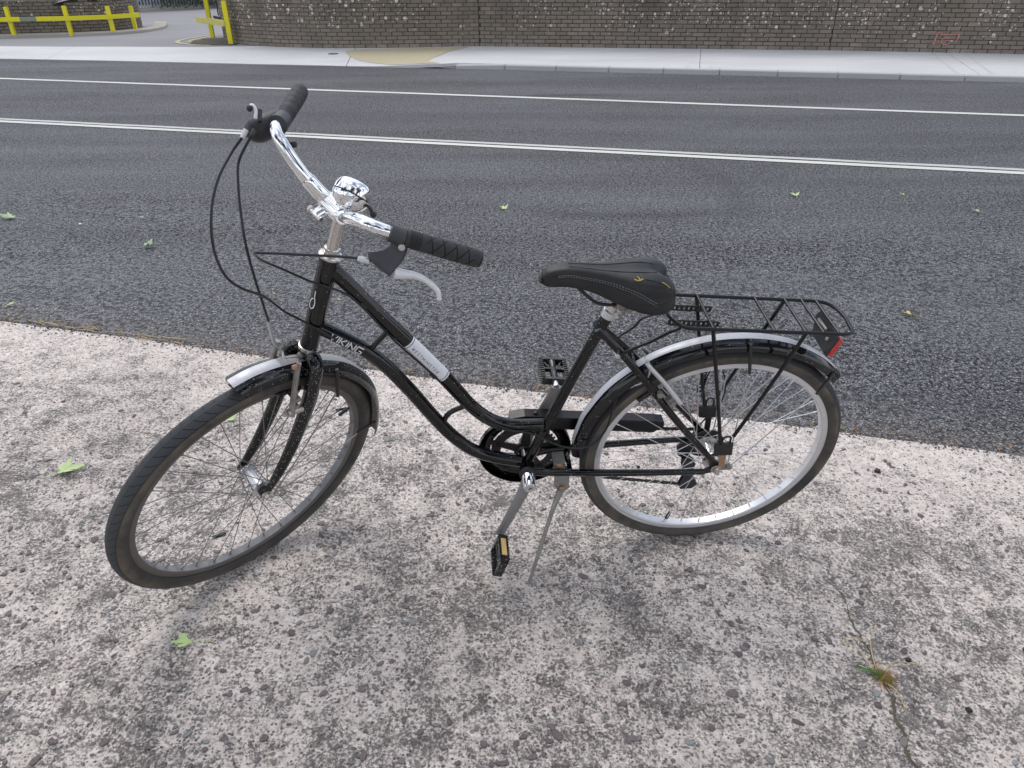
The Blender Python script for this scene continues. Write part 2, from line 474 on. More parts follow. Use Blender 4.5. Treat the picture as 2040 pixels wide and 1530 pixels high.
M['rim_dust'] = m_metal('dust_caked_rim', (0.17, 0.175, 0.185), 0.55, 0.8, (0.32, 0.315, 0.31), 0.35, 0.4, 18)
M['spoke_rear'] = m_metal('steel_spoke', (0.72, 0.74, 0.78), 0.35, 0.15)
M['spoke_front'] = m_metal('dull_steel_spoke', (0.28, 0.27, 0.27), 0.5, 0.5, (0.12, 0.11, 0.10), 0.8)
M['chrome'] = m_metal('chrome', (0.90, 0.91, 0.92), 0.05, 0.05, (0.4, 0.38, 0.35))
M['chrome_dull'] = m_metal('worn_chrome', (0.66, 0.64, 0.61), 0.2, 0.2, (0.30, 0.27, 0.23))
M['alloy'] = m_metal('cast_alloy', (0.70, 0.71, 0.73), 0.38, 0.15, (0.35, 0.34, 0.33), 0.85)
M['alloy_matt'] = m_metal('matt_silver_lever', (0.80, 0.81, 0.83), 0.45, 0.1, (0.5, 0.5, 0.5), 0.5)
M['steel_dirty'] = m_metal('dirty_zinc_steel', (0.36, 0.35, 0.33), 0.5, 0.7, (0.17, 0.145, 0.12), 0.7, 0.3, 24)
M['crank'] = m_metal('scuffed_crank', (0.34, 0.34, 0.34), 0.48, 0.5, (0.16, 0.15, 0.14), 0.7, 0.2)
M['rust'] = m_metal('rusty_bolt', (0.50, 0.30, 0.18), 0.5, 0.6, (0.25, 0.11, 0.05), 0.5)
M['bolt'] = m_metal('zinc_bolt', (0.62, 0.58, 0.54), 0.35, 0.4, (0.32, 0.22, 0.15), 0.9)
M['plastic'] = simple('black_plastic', (0.022, 0.0225, 0.025), 0.45, 0, 0.25, 30, 0.08)
M['plastic_grey'] = simple('faded_black_plastic', (0.055, 0.057, 0.064), 0.5, 0, 0.25, 25, 0.08)
M['plastic_dusty'] = m_black_paint('dusty_black_plastic', 0.7, (0.02, 0.02, 0.022))
M['dirty_black'] = simple('greasy_black', (0.025, 0.023, 0.021), 0.6, 0, 0.7, 60, 0.5)
M['cable'] = simple('black_cable', (0.010, 0.010, 0.012), 0.32, 0, 0.1, 20)
M['cable_end'] = simple('white_cable_end', (0.70, 0.71, 0.73), 0.45, 0, 0.1, 20)
M['sticker'] = simple('white_sticker', (0.80, 0.82, 0.86), 0.3, 0, 0.04, 12, 0, 0.3)
M['sticker_text'] = simple('grey_print', (0.16, 0.22, 0.27), 0.5, 0, 0.1, 12)
M['white_print'] = simple('white_print', (0.80, 0.81, 0.84), 0.35, 0, 0.05, 12)
M['thread'] = simple('pale_thread', (0.42, 0.42, 0.44), 0.8, 0, 0.1, 12)
M['foam'] = simple('torn_yellow_foam', (0.52, 0.42, 0.10), 0.9, 0, 0.3, 90)
M['amber'] = simple('amber_reflector', (0.78, 0.50, 0.20), 0.4, 0, 0.40, 90, 0.3, 0.4)
M['red'] = simple('red_reflector', (0.60, 0.02, 0.015), 0.25, 0, 0.25, 60, 0.3, 0.4)
M['grip'] = m_grip()
M['vinyl'] = m_vinyl()


# ------------------------------------------------------------------ object helpers
def tag(o, label=None, cat=None, group=None, kind=None):
    if label: o['label'] = label
    if cat: o['category'] = cat
    if group: o['group'] = group
    if kind: o['kind'] = kind
    return o


def mesh_obj(name, verts, faces, mat, parent=None, smooth=True, uvs=None, attr=None):
    me = D.meshes.new(name)
    me.from_pydata([tuple(v) for v in verts], [], [tuple(f) for f in faces])
    me.update()
    if smooth:
        me.polygons.foreach_set('use_smooth', [True] * len(me.polygons))
    if uvs is not None:
        ul = me.uv_layers.new(name='UVMap')
        li = np.zeros(len(me.loops), dtype=np.int32)
        me.loops.foreach_get('vertex_index', li)
        if isinstance(uvs, dict):
            arr = np.array(uvs['loops'], dtype=np.float32)
        else:
            arr = np.array(uvs, dtype=np.float32)[li]
        ul.data.foreach_set('uv', arr.ravel())
    if attr is not None:
        a = me.attributes.new('tone', 'FLOAT', 'FACE')
        a.data.foreach_set('value', attr)
    if isinstance(mat, (list, tuple)):
        for m_ in mat:
            me.materials.append(m_)
    else:
        me.materials.append(mat)
    o = D.objects.new(name, me)
    COL.objects.link(o)
    if parent:
        o.parent = parent
    return o


class MB:
    """collects shapes for ONE mesh"""
    def __init__(self):
        self.v, self.f, self.uv = [], [], []

    def add(self, vs, fs, uv=None):
        b = len(self.v)
        self.v += [tuple(x) for x in vs]
        self.f += [tuple(i + b for i in f) for f in fs]
        self.uv += (uv if uv is not None else [(0, 0)] * len(vs))
        return self

    def tube(self, pts, r, n=10, smooth=0, cap=True, ell=None, ref=None):
        self.add(*tube(pts, r, n, smooth, cap, ell, ref))
        return self

    def box(self, c, ax, s):
        """c centre, ax three axes (rows), s half sizes"""
        c = Vector(c)
        a = [Vector(x).normalized() for x in ax]
        vs = [c + a[0] * (i * s[0]) + a[1] * (j * s[1]) + a[2] * (k * s[2]) for i in (-1, 1) for j in (-1, 1) for k in (-1, 1)]
        fs = [(0, 1, 3, 2), (4, 6, 7, 5), (0, 4, 5, 1), (2, 3, 7, 6), (0, 2, 6, 4), (1, 5, 7, 3)]
        return self.add(vs, fs)

    def lathe(self, c, ax, prof, n=24):
        """profile of (distance along axis, radius)"""
        c = Vector(c); ax = Vector(ax).normalized()
        s = ax.orthogonal().normalized(); t_ = ax.cross(s)
        vs, fs = [], []
        for (d, r) in prof:
            for k in range(n):
                a = 2 * PI * k / n
                vs.append(c + ax * d + (s * math.cos(a) + t_ * math.sin(a)) * max(r, 1e-5))
        for i in range(len(prof) - 1):
            for k in range(n):
                k2 = (k + 1) % n
                fs.append((i * n + k, i * n + k2, (i + 1) * n + k2, (i + 1) * n + k))
        fs.append(tuple(range(n - 1, -1, -1)))
        fs.append(tuple((len(prof) - 1) * n + k for k in range(n)))
        return self.add(vs, fs)

    def extrude(self, poly, nrm, th):
        """flat polygon of points given thickness th along nrm (centred), slightly bevelled"""
        nrm = Vector(nrm).normalized()
        P = [Vector(p) for p in poly]
        cen = sum(P, Vector()) / len(P)
        ins = [p + (cen - p).normalized() * min(th * 0.3, (cen - p).length * 0.3) for p in P]
        n = len(P)
        vs = [p - nrm * th * 0.5 for p in ins] + [p - nrm * th * 0.22 for p in P] + [p + nrm * th * 0.22 for p in P] + [p + nrm * th * 0.5 for p in ins]
        fs = []
        for r in range(3):
            for k in range(n):
                k2 = (k + 1) % n
                fs.append((r * n + k, r * n + k2, (r + 1) * n + k2, (r + 1) * n + k))
        fs.append(tuple(range(n - 1, -1, -1)))
        fs.append(tuple(3 * n + k for k in range(n)))
        return self.add(vs, fs)

    def ball(self, c, r, ax=None, nu=14, nv=9):
        c = Vector(c)
        r = (r, r, r) if isinstance(r, (int, float)) else r
        ax = [Vector(x).normalized() for x in (ax or ((1, 0, 0), (0, 1, 0), (0, 0, 1)))]
        vs, fs = [], []
        for i in range(nv + 1):
            ph = PI * i / nv
            for k in range(nu):
                a = 2 * PI * k / nu
                vs.append(c + ax[0] * (r[0] * math.sin(ph) * math.cos(a)) + ax[1] * (r[1] * math.sin(ph) * math.sin(a)) + ax[2] * (r[2] * math.cos(ph)))
        for i in range(nv):
            for k in range(nu):
                k2 = (k + 1) % nu
                fs.append((i * nu + k, (i + 1) * nu + k, (i + 1) * nu + k2, i * nu + k2))
        return self.add(vs, fs)

    def build(self, name, mat, parent=None, smooth=True, sharp=35):
        o = mesh_obj(name, self.v, self.f, mat, parent, smooth, uvs=self.uv)
        if smooth:
            bm = bmesh.new(); bm.from_mesh(o.data)
            bmesh.ops.remove_doubles(bm, verts=bm.verts, dist=1e-6)
            bmesh.ops.recalc_face_normals(bm, faces=bm.faces)
            lim = math.radians(sharp)
            for e in bm.edges:
                if len(e.link_faces) == 2 and e.calc_face_angle(0) > lim:
                    e.smooth = False
            bm.to_mesh(o.data); bm.free()
        return o


def catmull(pts, k):
    P = [Vector(p) for p in pts]
    if k <= 0 or len(P) < 3:
        return P
    out = []
    for i in range(len(P) - 1):
        p0 = P[i - 1] if i > 0 else P[0] * 2 - P[1]
        p1, p2 = P[i], P[i + 1]
        p3 = P[i + 2] if i + 2 < len(P) else P[-1] * 2 - P[-2]
        for j in range(k):
            u = j / k
            out.append(0.5 * ((2 * p1) + (p2 - p0) * u + (2 * p0 - 5 * p1 + 4 * p2 - p3) * u * u + (3 * p1 - p0 - 3 * p2 + p3) * u ** 3))
    out.append(P[-1])
    return out


def frames(P, ref=None):
    """tangent, side, up for each point"""
    T = []
    for i in range(len(P)):
        a = P[max(0, i - 1)]; b = P[min(len(P) - 1, i + 1)]
        T.append((b - a).normalized())
    s = (ref.cross(T[0]) if ref is not None else T[0].orthogonal()).normalized()
    out = []
    for t_ in T:
        if ref is not None:
            s = ref.cross(t_)
        else:
            s = s - t_ * s.dot(t_)
        s = s.normalized()
        out.append((t_, s, t_.cross(s)))
    return out


def tube(pts, r, n=10, smooth=0, cap=True, ell=None, ref=None):
    P = catmull(pts, smooth)
    ref = Vector(ref) if ref is not None else None
    if not isinstance(r, (int, float)):
        rr = list(r)
        R = [rr[0] + 0.0] * len(P)
        for i in range(len(P)):
            x = i / (len(P) - 1) * (len(rr) - 1)
            j = min(int(x), len(rr) - 2)
            R[i] = rr[j] + (rr[j + 1] - rr[j]) * (x - j)
    else:
        R = [r] * len(P)
    F_ = frames(P, ref)
    ea, eb = ell or (1, 1)
    vs, fs, uv = [], [], []
    d = 0.0
    for i, p in enumerate(P):
        if i: d += (P[i] - P[i - 1]).length
        t_, s, u = F_[i]
        for k in range(n):
            a = 2 * PI * k / n
            vs.append(p + s * (R[i] * ea * math.cos(a)) + u * (R[i] * eb * math.sin(a)))
            uv.append((d, a))
    for i in range(len(P) - 1):
        for k in range(n):
            k2 = (k + 1) % n
            fs.append((i * n + k, i * n + k2, (i + 1) * n + k2, (i + 1) * n + k))
    if cap:
        fs.append(tuple(range(n - 1, -1, -1)))
        fs.append(tuple((len(P) - 1) * n + k for k in range(n)))
    return vs, fs, uv


def empty(name, m):
    o = D.objects.new(name, None)
    o.empty_display_size = 0.1
    COL.objects.link(o)
    o.matrix_world = m
    return o


# ------------------------------------------------------------------ GROUND
K_TILT = 0.0365
def edge_y(x):
    return 2.491 - 0.2135 * x


def gz(x, y):
    """height of the pad and the road beside it: the pad slopes gently along the road, the carriageway evens out"""
    e = y + 0.215 * x - 2.49
    q = min(max(e / 3.0, 0.0), 1.0)
    w = 1 - q * q * (3 - 2 * q)
    return (K_TILT * (0.5275 - min(max(x, -4.0), 4.0)) - 0.004) * w


def sheet(name, xs, ylo, yhi, ny, zf, mat, off=0.0, kind='structure'):
    vs, fs = [], []
    for x in xs:
        for j in range(ny + 1):
            y = ylo(x) + (yhi(x) - ylo(x)) * j / ny
            vs.append((x, y, zf(x, y) + off))
    n = ny + 1
    for i in range(len(xs) - 1):
        for j in range(ny):
            fs.append((i * n + j, (i + 1) * n + j, (i + 1) * n + j + 1, i * n + j + 1))
    o = mesh_obj(name, vs, fs, mat, None, True)
    o['kind'] = kind
    return o


FZ = 0.075
KL = [(-40, 21.7), (-14, 16.25), (-9.94, 15.42), (-7.78, 14.97), (-5.11, 14.3), (-2.76, 13.75), (-0.95, 13.33), (7.44, 11.17), (22, 7.42), (60, -2.4)]
def poly_y(L, x):
    for (a, b), (c, d) in zip(L[:-1], L[1:]):
        if a <= x <= c:
            return b + (d - b) * (x - a) / (c - a)
    return L[0][1] if x < L[0][0] else L[-1][1]


land = mesh_obj('ground', [(-400, -400, -0.75), (400, -400, -0.75), (400, 400, -0.75), (-400, 400, -0.75)], [(0, 1, 2, 3)], M['land'])
land['kind'] = 'structure'

xs = list(np.linspace(-40, -5, 15)) + list(np.linspace(-4.5, 4.5, 240)) + list(np.linspace(5, 40, 15))
def jit(x):
    return 0.012 * noise.noise(Vector((x * 2.1, 0, 0))) + 0.008 * noise.noise(Vector((x * 11.0, 3, 0))) + 0.005 * noise.noise(Vector((x * 37.0, 8, 0)))


sheet('concrete_pad', xs, lambda x: -14.0, lambda x: edge_y(x) + jit(x), 60, gz, M['pad'])
# the road tucks under the pad edge, 4 mm lower
sheet('road', xs, lambda x: edge_y(x) - 0.03, lambda x: poly_y(KL, x) + 0.10, 70, gz, M['asphalt'], -0.004)


def stripe(name, y0, y1, slope, mat, x0=-40, x1=40, wob=0.0):
    vs, fs = [], []
    X = np.linspace(x0, x1, 321)
    for x in X:
        a = wob * noise.noise(Vector((x * 1.7, y0, 0)))
        vs += [(x, y0 + slope * x + a, 0.001), (x, y1 + slope * x + a, 0.001)]
    for i in range(len(X) - 1):
        fs.append((2 * i, 2 * i + 2, 2 * i + 3, 2 * i + 1))
    o = mesh_obj(name, vs, fs, mat)
    o['kind'] = 'structure'


stripe('road_marking', 7.025, 7.125, -0.268, M['road_paint'], wob=0.004)
stripe('road_marking', 7.165, 7.245, -0.268, M['road_paint_grey'], wob=0.012)
stripe('road_marking', 10.105, 10.225, -0.279, M['road_paint'], wob=0.006)

# kerb: haunch as structure, each kerb stone a part
kerb = mesh_obj('kerb', *(lambda V: (V, [(0, 1, 3, 2)]))([(-0.95, 13.42, 0.0), (30, 5.45, 0.0), (-0.95, 13.60, 0.0), (30, 5.63, 0.0)]), M['kerb'])
kerb['kind'] = 'structure'
kd = Vector((7.44 + 0.95, 11.17 - 13.33, 0)).normalized()
kn_ = Vector((-kd.y, kd.x, 0))
def bevel_box_mesh(name, sx, sy, sz, b, mat):
    bm = bmesh.new()
    bmesh.ops.create_cube(bm, size=1.0)
    for v in bm.verts:
        v.co = Vector((v.co.x * sx, v.co.y * sy, v.co.z * sz))
    bmesh.ops.bevel(bm, geom=bm.edges[:], offset=b, segments=1, affect='EDGES')
    me = D.meshes.new(name)
    bm.to_mesh(me); bm.free()
    me.materials.append(mat)
    return me


ks_me = bevel_box_mesh('kerb_stone', 0.868, 0.125, 0.20, 0.012, M['kerb'])
for i in range(22):
    s = 0.02 + 0.436 + i * 0.876
    o = D.objects.new('kerb_stone', ks_me)
    COL.objects.link(o)
    p = Vector((-0.95, 13.33, 0)) + kd * s + kn_ * 0.0625
    o.parent = kerb
    drop = 0.0
    o.location = (p.x + random.uniform(-.001, .001), p.y + random.uniform(-.003, .003), FZ - 0.10 + 0.002 + random.uniform(-.002, .002))
    o.rotation_euler = (0, 0.0, math.atan2(kd.y, kd.x) + random.uniform(-.003, .003))
    if i == 0:
        o.rotation_euler[1] = -0.03
        o.location.z -= 0.012

# footway: bays of new pale concrete (parts), with narrow recessed joints
WALL = [(-7.1, 19.75), (-6.62, 18.5), (-6.08, 17.62), (-5.33, 16.95), (-4.34, 16.5), (-3.36, 16.32), (-2.33, 16.32), (-0.63, 16.46), (6.13, 15.10), (9.3, 14.18), (17, 11.9), (26, 9.3)]
FB = [(-40, 23.6), (-14, 18.0), (-11, 17.25), (-8.4, 17.0), (-6.5, 16.75), (-5.33, 16.98), (-4.34, 16.55), (-3.36, 16.37), (-2.33, 16.37), (-0.63, 16.51), (6.13, 15.15), (9.3, 14.23), (17, 11.95), (26, 9.35), (60, -0.4)]
foot = sheet('footway', list(np.linspace(-40, -15, 10)) + list(np.linspace(-14, 12, 60)) + list(np.linspace(13, 60, 20)),
             lambda x: poly_y(KL, x) + (0.12 if x > -0.9 else 0.0), lambda x: poly_y(FB, x), 6,
             lambda x, y: -0.03 + (FZ - 0.01) * min(1, max(0, (x + 1.9) / 1.0)) * 0.9, M['mortar'])


def bay(x0, x1, back0, back1, name='footway_bay'):
    """front edge on the kerb line, joints running to the given back points"""
    vs, fs = [], []
    n, m = 24, 8
    for i in range(n + 1):
        u = i / n
        xf = x0 + (x1 - x0) * u
        xb = back0 + (back1 - back0) * u
        yf = poly_y(KL, xf) + (0.132 if xf > -0.95 else 0.0)
        yb = poly_y(FB, xb)
        for j in range(m + 1):
            w = j / m
            x = xf + (xb - xf) * w; y = yf + (yb - yf) * w
            t_ = min(1, max(0, (x + 2.6) / 1.7))
            # dropped crossing on the left rises from the road, full height on the right
            low = 0.006 + (FZ - 0.01) * min(1, w * 1.6)
            vs.append((x, y, low + (FZ - low) * t_ * t_ * (3 - 2 * t_)))
    k = m + 1
    for i in range(n):
        for j in range(m):
            fs.append((i * k + j, (i + 1) * k + j, (i + 1) * k + j + 1, i * k + j + 1))
    # edges turned down
    b = len(vs)
    ring = [i * k for i in range(n + 1)] + [n * k + j for j in range(1, k)] + [i * k + m for i in range(n - 1, -1, -1)] + [j for j in range(m - 1, 0, -1)]
    for r in ring:
        x, y, z = vs[r]
        vs.append((x, y, z - 0.05))
    L = len(ring)
    for q in range(L):
        fs.append((ring[q], b + q, b + (q + 1) % L, ring[(q + 1) % L]))
    return mesh_obj(name, vs, fs, M['footway'], foot, False)


bay(-40, -9.0, -39, -9.4)
bay(-8.992, -2.894, -9.392, -3.194)
bay(-2.88, 3.03, -3.18, 3.79)
bay(3.038, 6.938, 3.798, 8.108)
bay(6.948, 12.0, 8.118, 13.4)
bay(12.02, 24.0, 13.42, 26.0)
# tooled margins either side of the joints, and the buff concrete patch (flush sheets)
def decal(name, pts, z, mat, parent=None, kind='structure'):
    vs = [(x, y, (z(x, y) if callable(z) else z)) for x, y in pts]
    o = mesh_obj(name, vs, [tuple(range(len(vs)))], mat, parent, False)
    if kind and not parent: o['kind'] = kind
    return o


def footz(x, y):
    w = (y - poly_y(KL, x)) / max(0.1, poly_y(FB, x) - poly_y(KL, x))
    t_ = min(1, max(0, (x + 2.6) / 1.7))
    low = 0.006 + (FZ - 0.01) * min(1, max(0, w) * 1.6)
    return low + (FZ - low) * t_ * t_ * (3 - 2 * t_)


def patch(name, rows, mat, parent, dz=0.005):
    """grid patch lying on the footway; rows of points from front to back"""
    n = len(rows[0])
    vs = [(x, y, footz(x, y) + dz) for r in rows for (x, y) in r]
    fs = [(i * n + j, i * n + j + 1, (i + 1) * n + j + 1, (i + 1) * n + j) for i in range(len(rows) - 1) for j in range(n - 1)]
    return mesh_obj(name, vs, fs, mat, parent, True)


rows = []
Lp = [(-2.05, 13.66), (-2.75, 14.35), (-3.15, 15.2), (-3.22, 15.75), (-2.95, 16.05)]
Rp = [(-1.20, 13.46), (-1.45, 13.95), (-1.30, 14.75), (-1.15, 15.5), (-0.85, 16.30)]
Lp = [tuple(p)[:2] for p in catmull([(*p, 0) for p in Lp], 4)]
Rp = [tuple(p)[:2] for p in catmull([(*p, 0) for p in Rp], 4)]
for a, b in zip(Lp, Rp):
    rows.append([(a[0] + (b[0] - a[0]) * k / 14, a[1] + (b[1] - a[1]) * k / 14) for k in range(15)])
patch('buff_patch', rows, M['buff'], foot)
for (xa, ya, xb, yb) in ((2.86, 12.55, 3.58, 15.55), (3.22, 12.46, 3.98, 15.50), (6.72, 11.62, 7.83, 14.50), (7.18, 11.50, 8.40, 14.40)):
    rws = []
    for i in range(9):
        w = i / 8
        x = xa + (xb - xa) * w; y = ya + (yb - ya) * w
        rws.append([(x - 0.02, y), (x + 0.02, y)])
    patch('tooled_margin', rws, M['margin'], foot, 0.0045)

# old tarmac entrance behind the footway on the left
sheet('entrance_tarmac', list(np.linspace(-45, -3.0, 50)), lambda x: poly_y(FB, x) - 0.02, lambda x: 48.0 if x < -14 else 48.0, 30,
      lambda x, y: FZ - 0.008 if True else 0, M['old_tarmac'])

# soil and rubble at the foot of the wall corner, with the old double yellow line curving round it
def blob(cx, cy, rx, ry, rot, n, j, seed):
    out = []
    for k in range(n):
        a = 2 * PI * k / n
        r = 1 + j * noise.noise(Vector((math.cos(a) * 2 + seed, math.sin(a) * 2, seed)))
        x, y = rx * r * math.cos(a), ry * r * math.sin(a)
        out.append((cx + x * math.cos(rot) - y * math.sin(rot), cy + x * math.sin(rot) + y * math.cos(rot)))
    return out


decal('soil_patch', blob(-6.62, 18.05, 0.62, 0.95, 0.42, 40, 0.5, 3), FZ + 0.004, M['dirt'])


def ribbon(name, pts, w, z, mat, kind='structure', parent=None, k=6):
    P = catmull([(*p, 0) for p in pts], k)
    F_ = frames(P, Vector((0, 0, 1)))
    vs, fs = [], []
    for p, (t_, s, u) in zip(P, F_):
        for q in (-1, 1):
            c_ = p + s * (q * w / 2)
            vs.append((c_.x, c_.y, z(c_.x, c_.y) if callable(z) else z))
    for i in range(len(P) - 1):
        fs.append((2 * i, 2 * i + 1, 2 * i + 3, 2 * i + 2))
    o = mesh_obj(name, vs, fs, mat, parent, True)
    if kind and not parent: o['kind'] = kind
    return o


ribbon('yellow_line', [(-7.45, 20.3), (-7.62, 19.3), (-7.68, 18.6), (-7.52, 17.95), (-7.05, 17.42), (-6.5, 17.12)], 0.10, FZ, M['yellow_line'])
ribbon('yellow_line', [(-7.28, 20.0), (-7.38, 19.1), (-7.40, 18.5), (-7.22, 18.02), (-6.85, 17.62), (-6.35, 17.35)], 0.10, FZ, M['yellow_line'])
# old concrete edging round the low wall
rb = [(-20, 18.4), (-14.5, 19.35), (-12.6, 19.72), (-11.5, 20.02), (-10.5, 20.35), (-9.98, 20.75), (-9.75, 21.4), (-9.85, 22.6), (-10.6, 24.5)]
P_ = catmull([(*p, 0) for p in rb], 5)
vs_, fs_ = [], []
for p, (t_, s, u) in zip(P_, frames(P_, Vector((0, 0, 1)))):
    for (q, z) in ((-0.13, -0.02), (-0.13, 0.055), (-0.115, 0.07), (0.22, 0.075), (0.26, -0.02)):
        c_ = p + s * q * 1.0
        vs_.append((c_.x, c_.y, FZ + z * 0.9))
for i in range(len(P_) - 1):
    for j in range(4):
        fs_.append((i * 5 + j, i * 5 + j + 1, (i + 1) * 5 + j + 1, (i + 1) * 5 + j))
ed = mesh_obj('edging', vs_, fs_, M['edging'], None, False)
ed['kind'] = 'structure'


# ------------------------------------------------------------------ BRICK WALLS
def arc_param(path):
    P = [Vector((x, y, 0)) for x, y in path]
    S = [0.0]
    for a, b in zip(P[:-1], P[1:]):
        S.append(S[-1] + (b - a).length)
    return P, S


def at_s(P, S, s):
    for i in range(len(S) - 1):
        if s <= S[i + 1] or i == len(S) - 2:
            d = (P[i + 1] - P[i]).normalized()
            return P[i] + d * (s - S[i]), d
    return P[-1], (P[-1] - P[-2]).normalized()


def smooth_path(path, k):
    return [(p.x, p.y) for p in catmull([(*p, 0) for p in path], k)]


BL, BH, BT = 0.215, 0.063, 0.10
brick_me = []
for i in range(6):
    me = bevel_box_mesh('brick', BL * random.uniform(.965, 1.0), BT, BH * random.uniform(.95, 1.02), 0.004, M['brick'])
    for v in me.vertices:
        v.co += Vector([random.uniform(-.0016, .0016) for _ in range(3)])
    brick_me.append(me)


def brick_wall(root, path, height, z0, joints, vis, n_parts, thick=0.22):
    """height: function of s; joints: list of s where a vertical gap is left; vis(p) ranks the bricks to be parts"""
    P, S = arc_param(path)
    L = S[-1]
    cand, rest = [], []
    nc = int(max(height(s) for s in np.linspace(0, L, 50)) / 0.0735) + 1
    for c in range(nc):
        z = z0 + 0.006 + BH / 2 + c * 0.0735
        s = -0.1125 * (c % 2) + (0.04 * noise.noise(Vector((c * 3.3, 0, 0))))
        while s < L:
            ln = BL
            mid = s + BL / 2
            if mid > 0.05 and mid < L - 0.05 and z + BH / 2 < z0 + height(mid):
                if not any(abs(mid - j) < BL / 2 + 0.006 for j in joints):
                    p, d = at_s(P, S, mid)
                    cand.append((p, d, z))
                else:
                    j = [j for j in joints if abs(mid - j) < BL / 2 + 0.006][0]
                    # cut bricks either side of the joint
                    for a, b in ((s, j - 0.008), (j + 0.008, s + BL)):
                        if b - a > 0.04:
                            p, d = at_s(P, S, (a + b) / 2)
                            rest.append((p, d, z, b - a))
            s += 0.2255 + random.uniform(-0.002, 0.002)
    cand.sort(key=lambda q: vis(q[0], q[2]))
    for (p, d, z) in cand[:n_parts]:
        o = D.objects.new('brick', random.choice(brick_me))
        COL.objects.link(o)
        o.parent = root
        nrm = Vector((-d.y, d.x, 0))
        q = p + nrm * (BT / 2 + random.uniform(-0.004, 0.003))
        o.location = (q.x, q.y, z + random.uniform(-.001, .001))
        o.rotation_euler = (random.uniform(-.008, .008), random.uniform(-.006, .006), math.atan2(d.y, d.x) + random.uniform(-.012, .012))
    vs, fs, tn = [], [], []
    for q in cand[n_parts:] + rest:
        p, d, z = q[:3]
        ln = (q[3] if len(q) > 3 else BL * random.uniform(.965, 1.0)) / 2
        nrm = Vector((-d.y, d.x, 0))
        off = random.uniform(-0.004, 0.003)
        b = len(vs)
        hz = BH / 2 * random.uniform(.95, 1.03)
        for i in (-1, 1):
            for j in (0, 1):
                for k in (-1, 1):
                    w = p + d * (i * ln) + nrm * (off + j * BT)
                    vs.append((w.x, w.y, z + k * hz))
        fs += [tuple(b + i for i in f) for f in ((0, 1, 3, 2), (4, 6, 7, 5), (0, 4, 5, 1), (2, 3, 7, 6), (0, 2, 6, 4), (1, 5, 7, 3))]
        tn += [random.random()] * 6
    o = mesh_obj('brickwork', vs, fs, M['brick'], root, False, attr=tn)
    o['kind'] = 'stuff'
    # recessed mortar bed behind the brick faces, and the wall's core
    vs, fs = [], []
    sl = sorted(set(list(np.linspace(0, L, max(12, int(L / 0.3)))) + [q for s_ in S for q in (s_ - 0.004, s_ + 0.004) if 0 <= q <= L]))
    n = len(sl) - 1
    for s in sl:
        p, d = at_s(P, S, s)
        nrm = Vector((-d.y, d.x, 0))
        h = height(min(max(s, 0), L))
        for q, z in ((0.007, z0 - 0.05), (0.007, z0 + h), (thick, z0 + h), (thick, z0 - 0.05)):
            w = p + nrm * q
            vs.append((w.x, w.y, z))
    for i in range(n):
        for j in range(4):
            a, b = i * 4 + j, i * 4 + (j + 1) % 4
            fs.append((a, b, b + 4, a + 4))
    fs.append((0, 1, 2, 3)); fs.append((n * 4 + 3, n * 4 + 2, n * 4 + 1, n * 4))
    mesh_obj('mortar_core', vs, fs, M['mortar'], root, False)
    return P, S


wp = smooth_path(WALL[:8], 4)[:-1] + WALL[7:]
wall = empty('boundary_wall', Matrix.Translation((0, 0, 0)))
tag(wall, 'long tall brown brick wall spotted with white lichen, behind the pale footway', 'wall')
_P, _S = arc_param(wp)
def s_of_x(x):
    for s in np.arange(0, _S[-1], 0.01):
        if at_s(_P, _S, s)[0].x >= x: return s
jA, jB = s_of_x(-0.63), s_of_x(6.13)
def vis_main(p, z):
    if not (-6.5 < p.x < 10.3) or z > 1.05: return 1000 + p.length
    return math.sqrt(p.x ** 2 + p.y ** 2 + (z - 1.5) ** 2)
brick_wall(wall, wp, lambda s: 2.35, FZ - 0.005, [jA, jB], vis_main, 300)
# coping along the top of the wall (above the picture)
mbc = MB()
mbc.tube([(x, y, 2.35 + FZ + 0.03) for x, y in wp], 0.05, 4, ell=(3.6, 0.9), ref=(0, 0, 1))
mbc.build('coping', M['coping'], wall, False)

lw_path = [(-19, 18.75), (-14.5, 19.55), (-12.64, 19.9), (-11.5, 20.2), (-10.9, 20.42), (-10.45, 20.75), (-10.25, 21.3), (-10.3, 22.3), (-10.8, 23.6)]
lw = empty('low_ramp_wall', Matrix.Translation((0, 0, 0)))
tag(lw, 'stepped low brown brick wall with sloping tops behind the long yellow rail', 'wall')
lp = smooth_path(lw_path, 4)
_lP, _lS = arc_param(lp)
def ls_of_x(x):
    for s in np.arange(0, _lS[-1], 0.01):
        if at_s(_lP, _lS, s)[0].x >= x: return s
s1, s2, s3 = ls_of_x(-11.35), ls_of_x(-10.62), ls_of_x(-10.30)
def lw_h(s):
    if s < s1: return 1.35
    if s < s2: return 0.70 + 0.18 * (s - s1) / (s2 - s1)
    if s < s3: return 0.76 + 0.18 * (s - s2) / (s3 - s2)
    return 0.80 + 0.12 * min(1, (s - s3) / 0.8)
brick_wall(lw, lp, lw_h, FZ, [ls_of_x(-12.45)], lambda p, z: (1000 if z > 0.95 or p.x < -12.9 else 0) + p.length, 300)
for a, b in ((s1, s2), (s2, s3), (s3, _lS[-1] - 0.02)):
    mb = MB()
    pts = []
    for k in range(5):
        s = a + 0.01 + (b - a - 0.03) * k / 4
        p, d = at_s(_lP, _lS, s)
        pts.append(p + Vector((-d.y, d.x, 0)) * 0.10 + Vector((0, 0, FZ + lw_h(s) + 0.012)))
    mb.tube(pts, 0.06, 4, ell=(3.0, 0.42), ref=(0, 0, 1))
    mb.build('coping', M['coping'], lw, False)
mb = MB()
pts = []
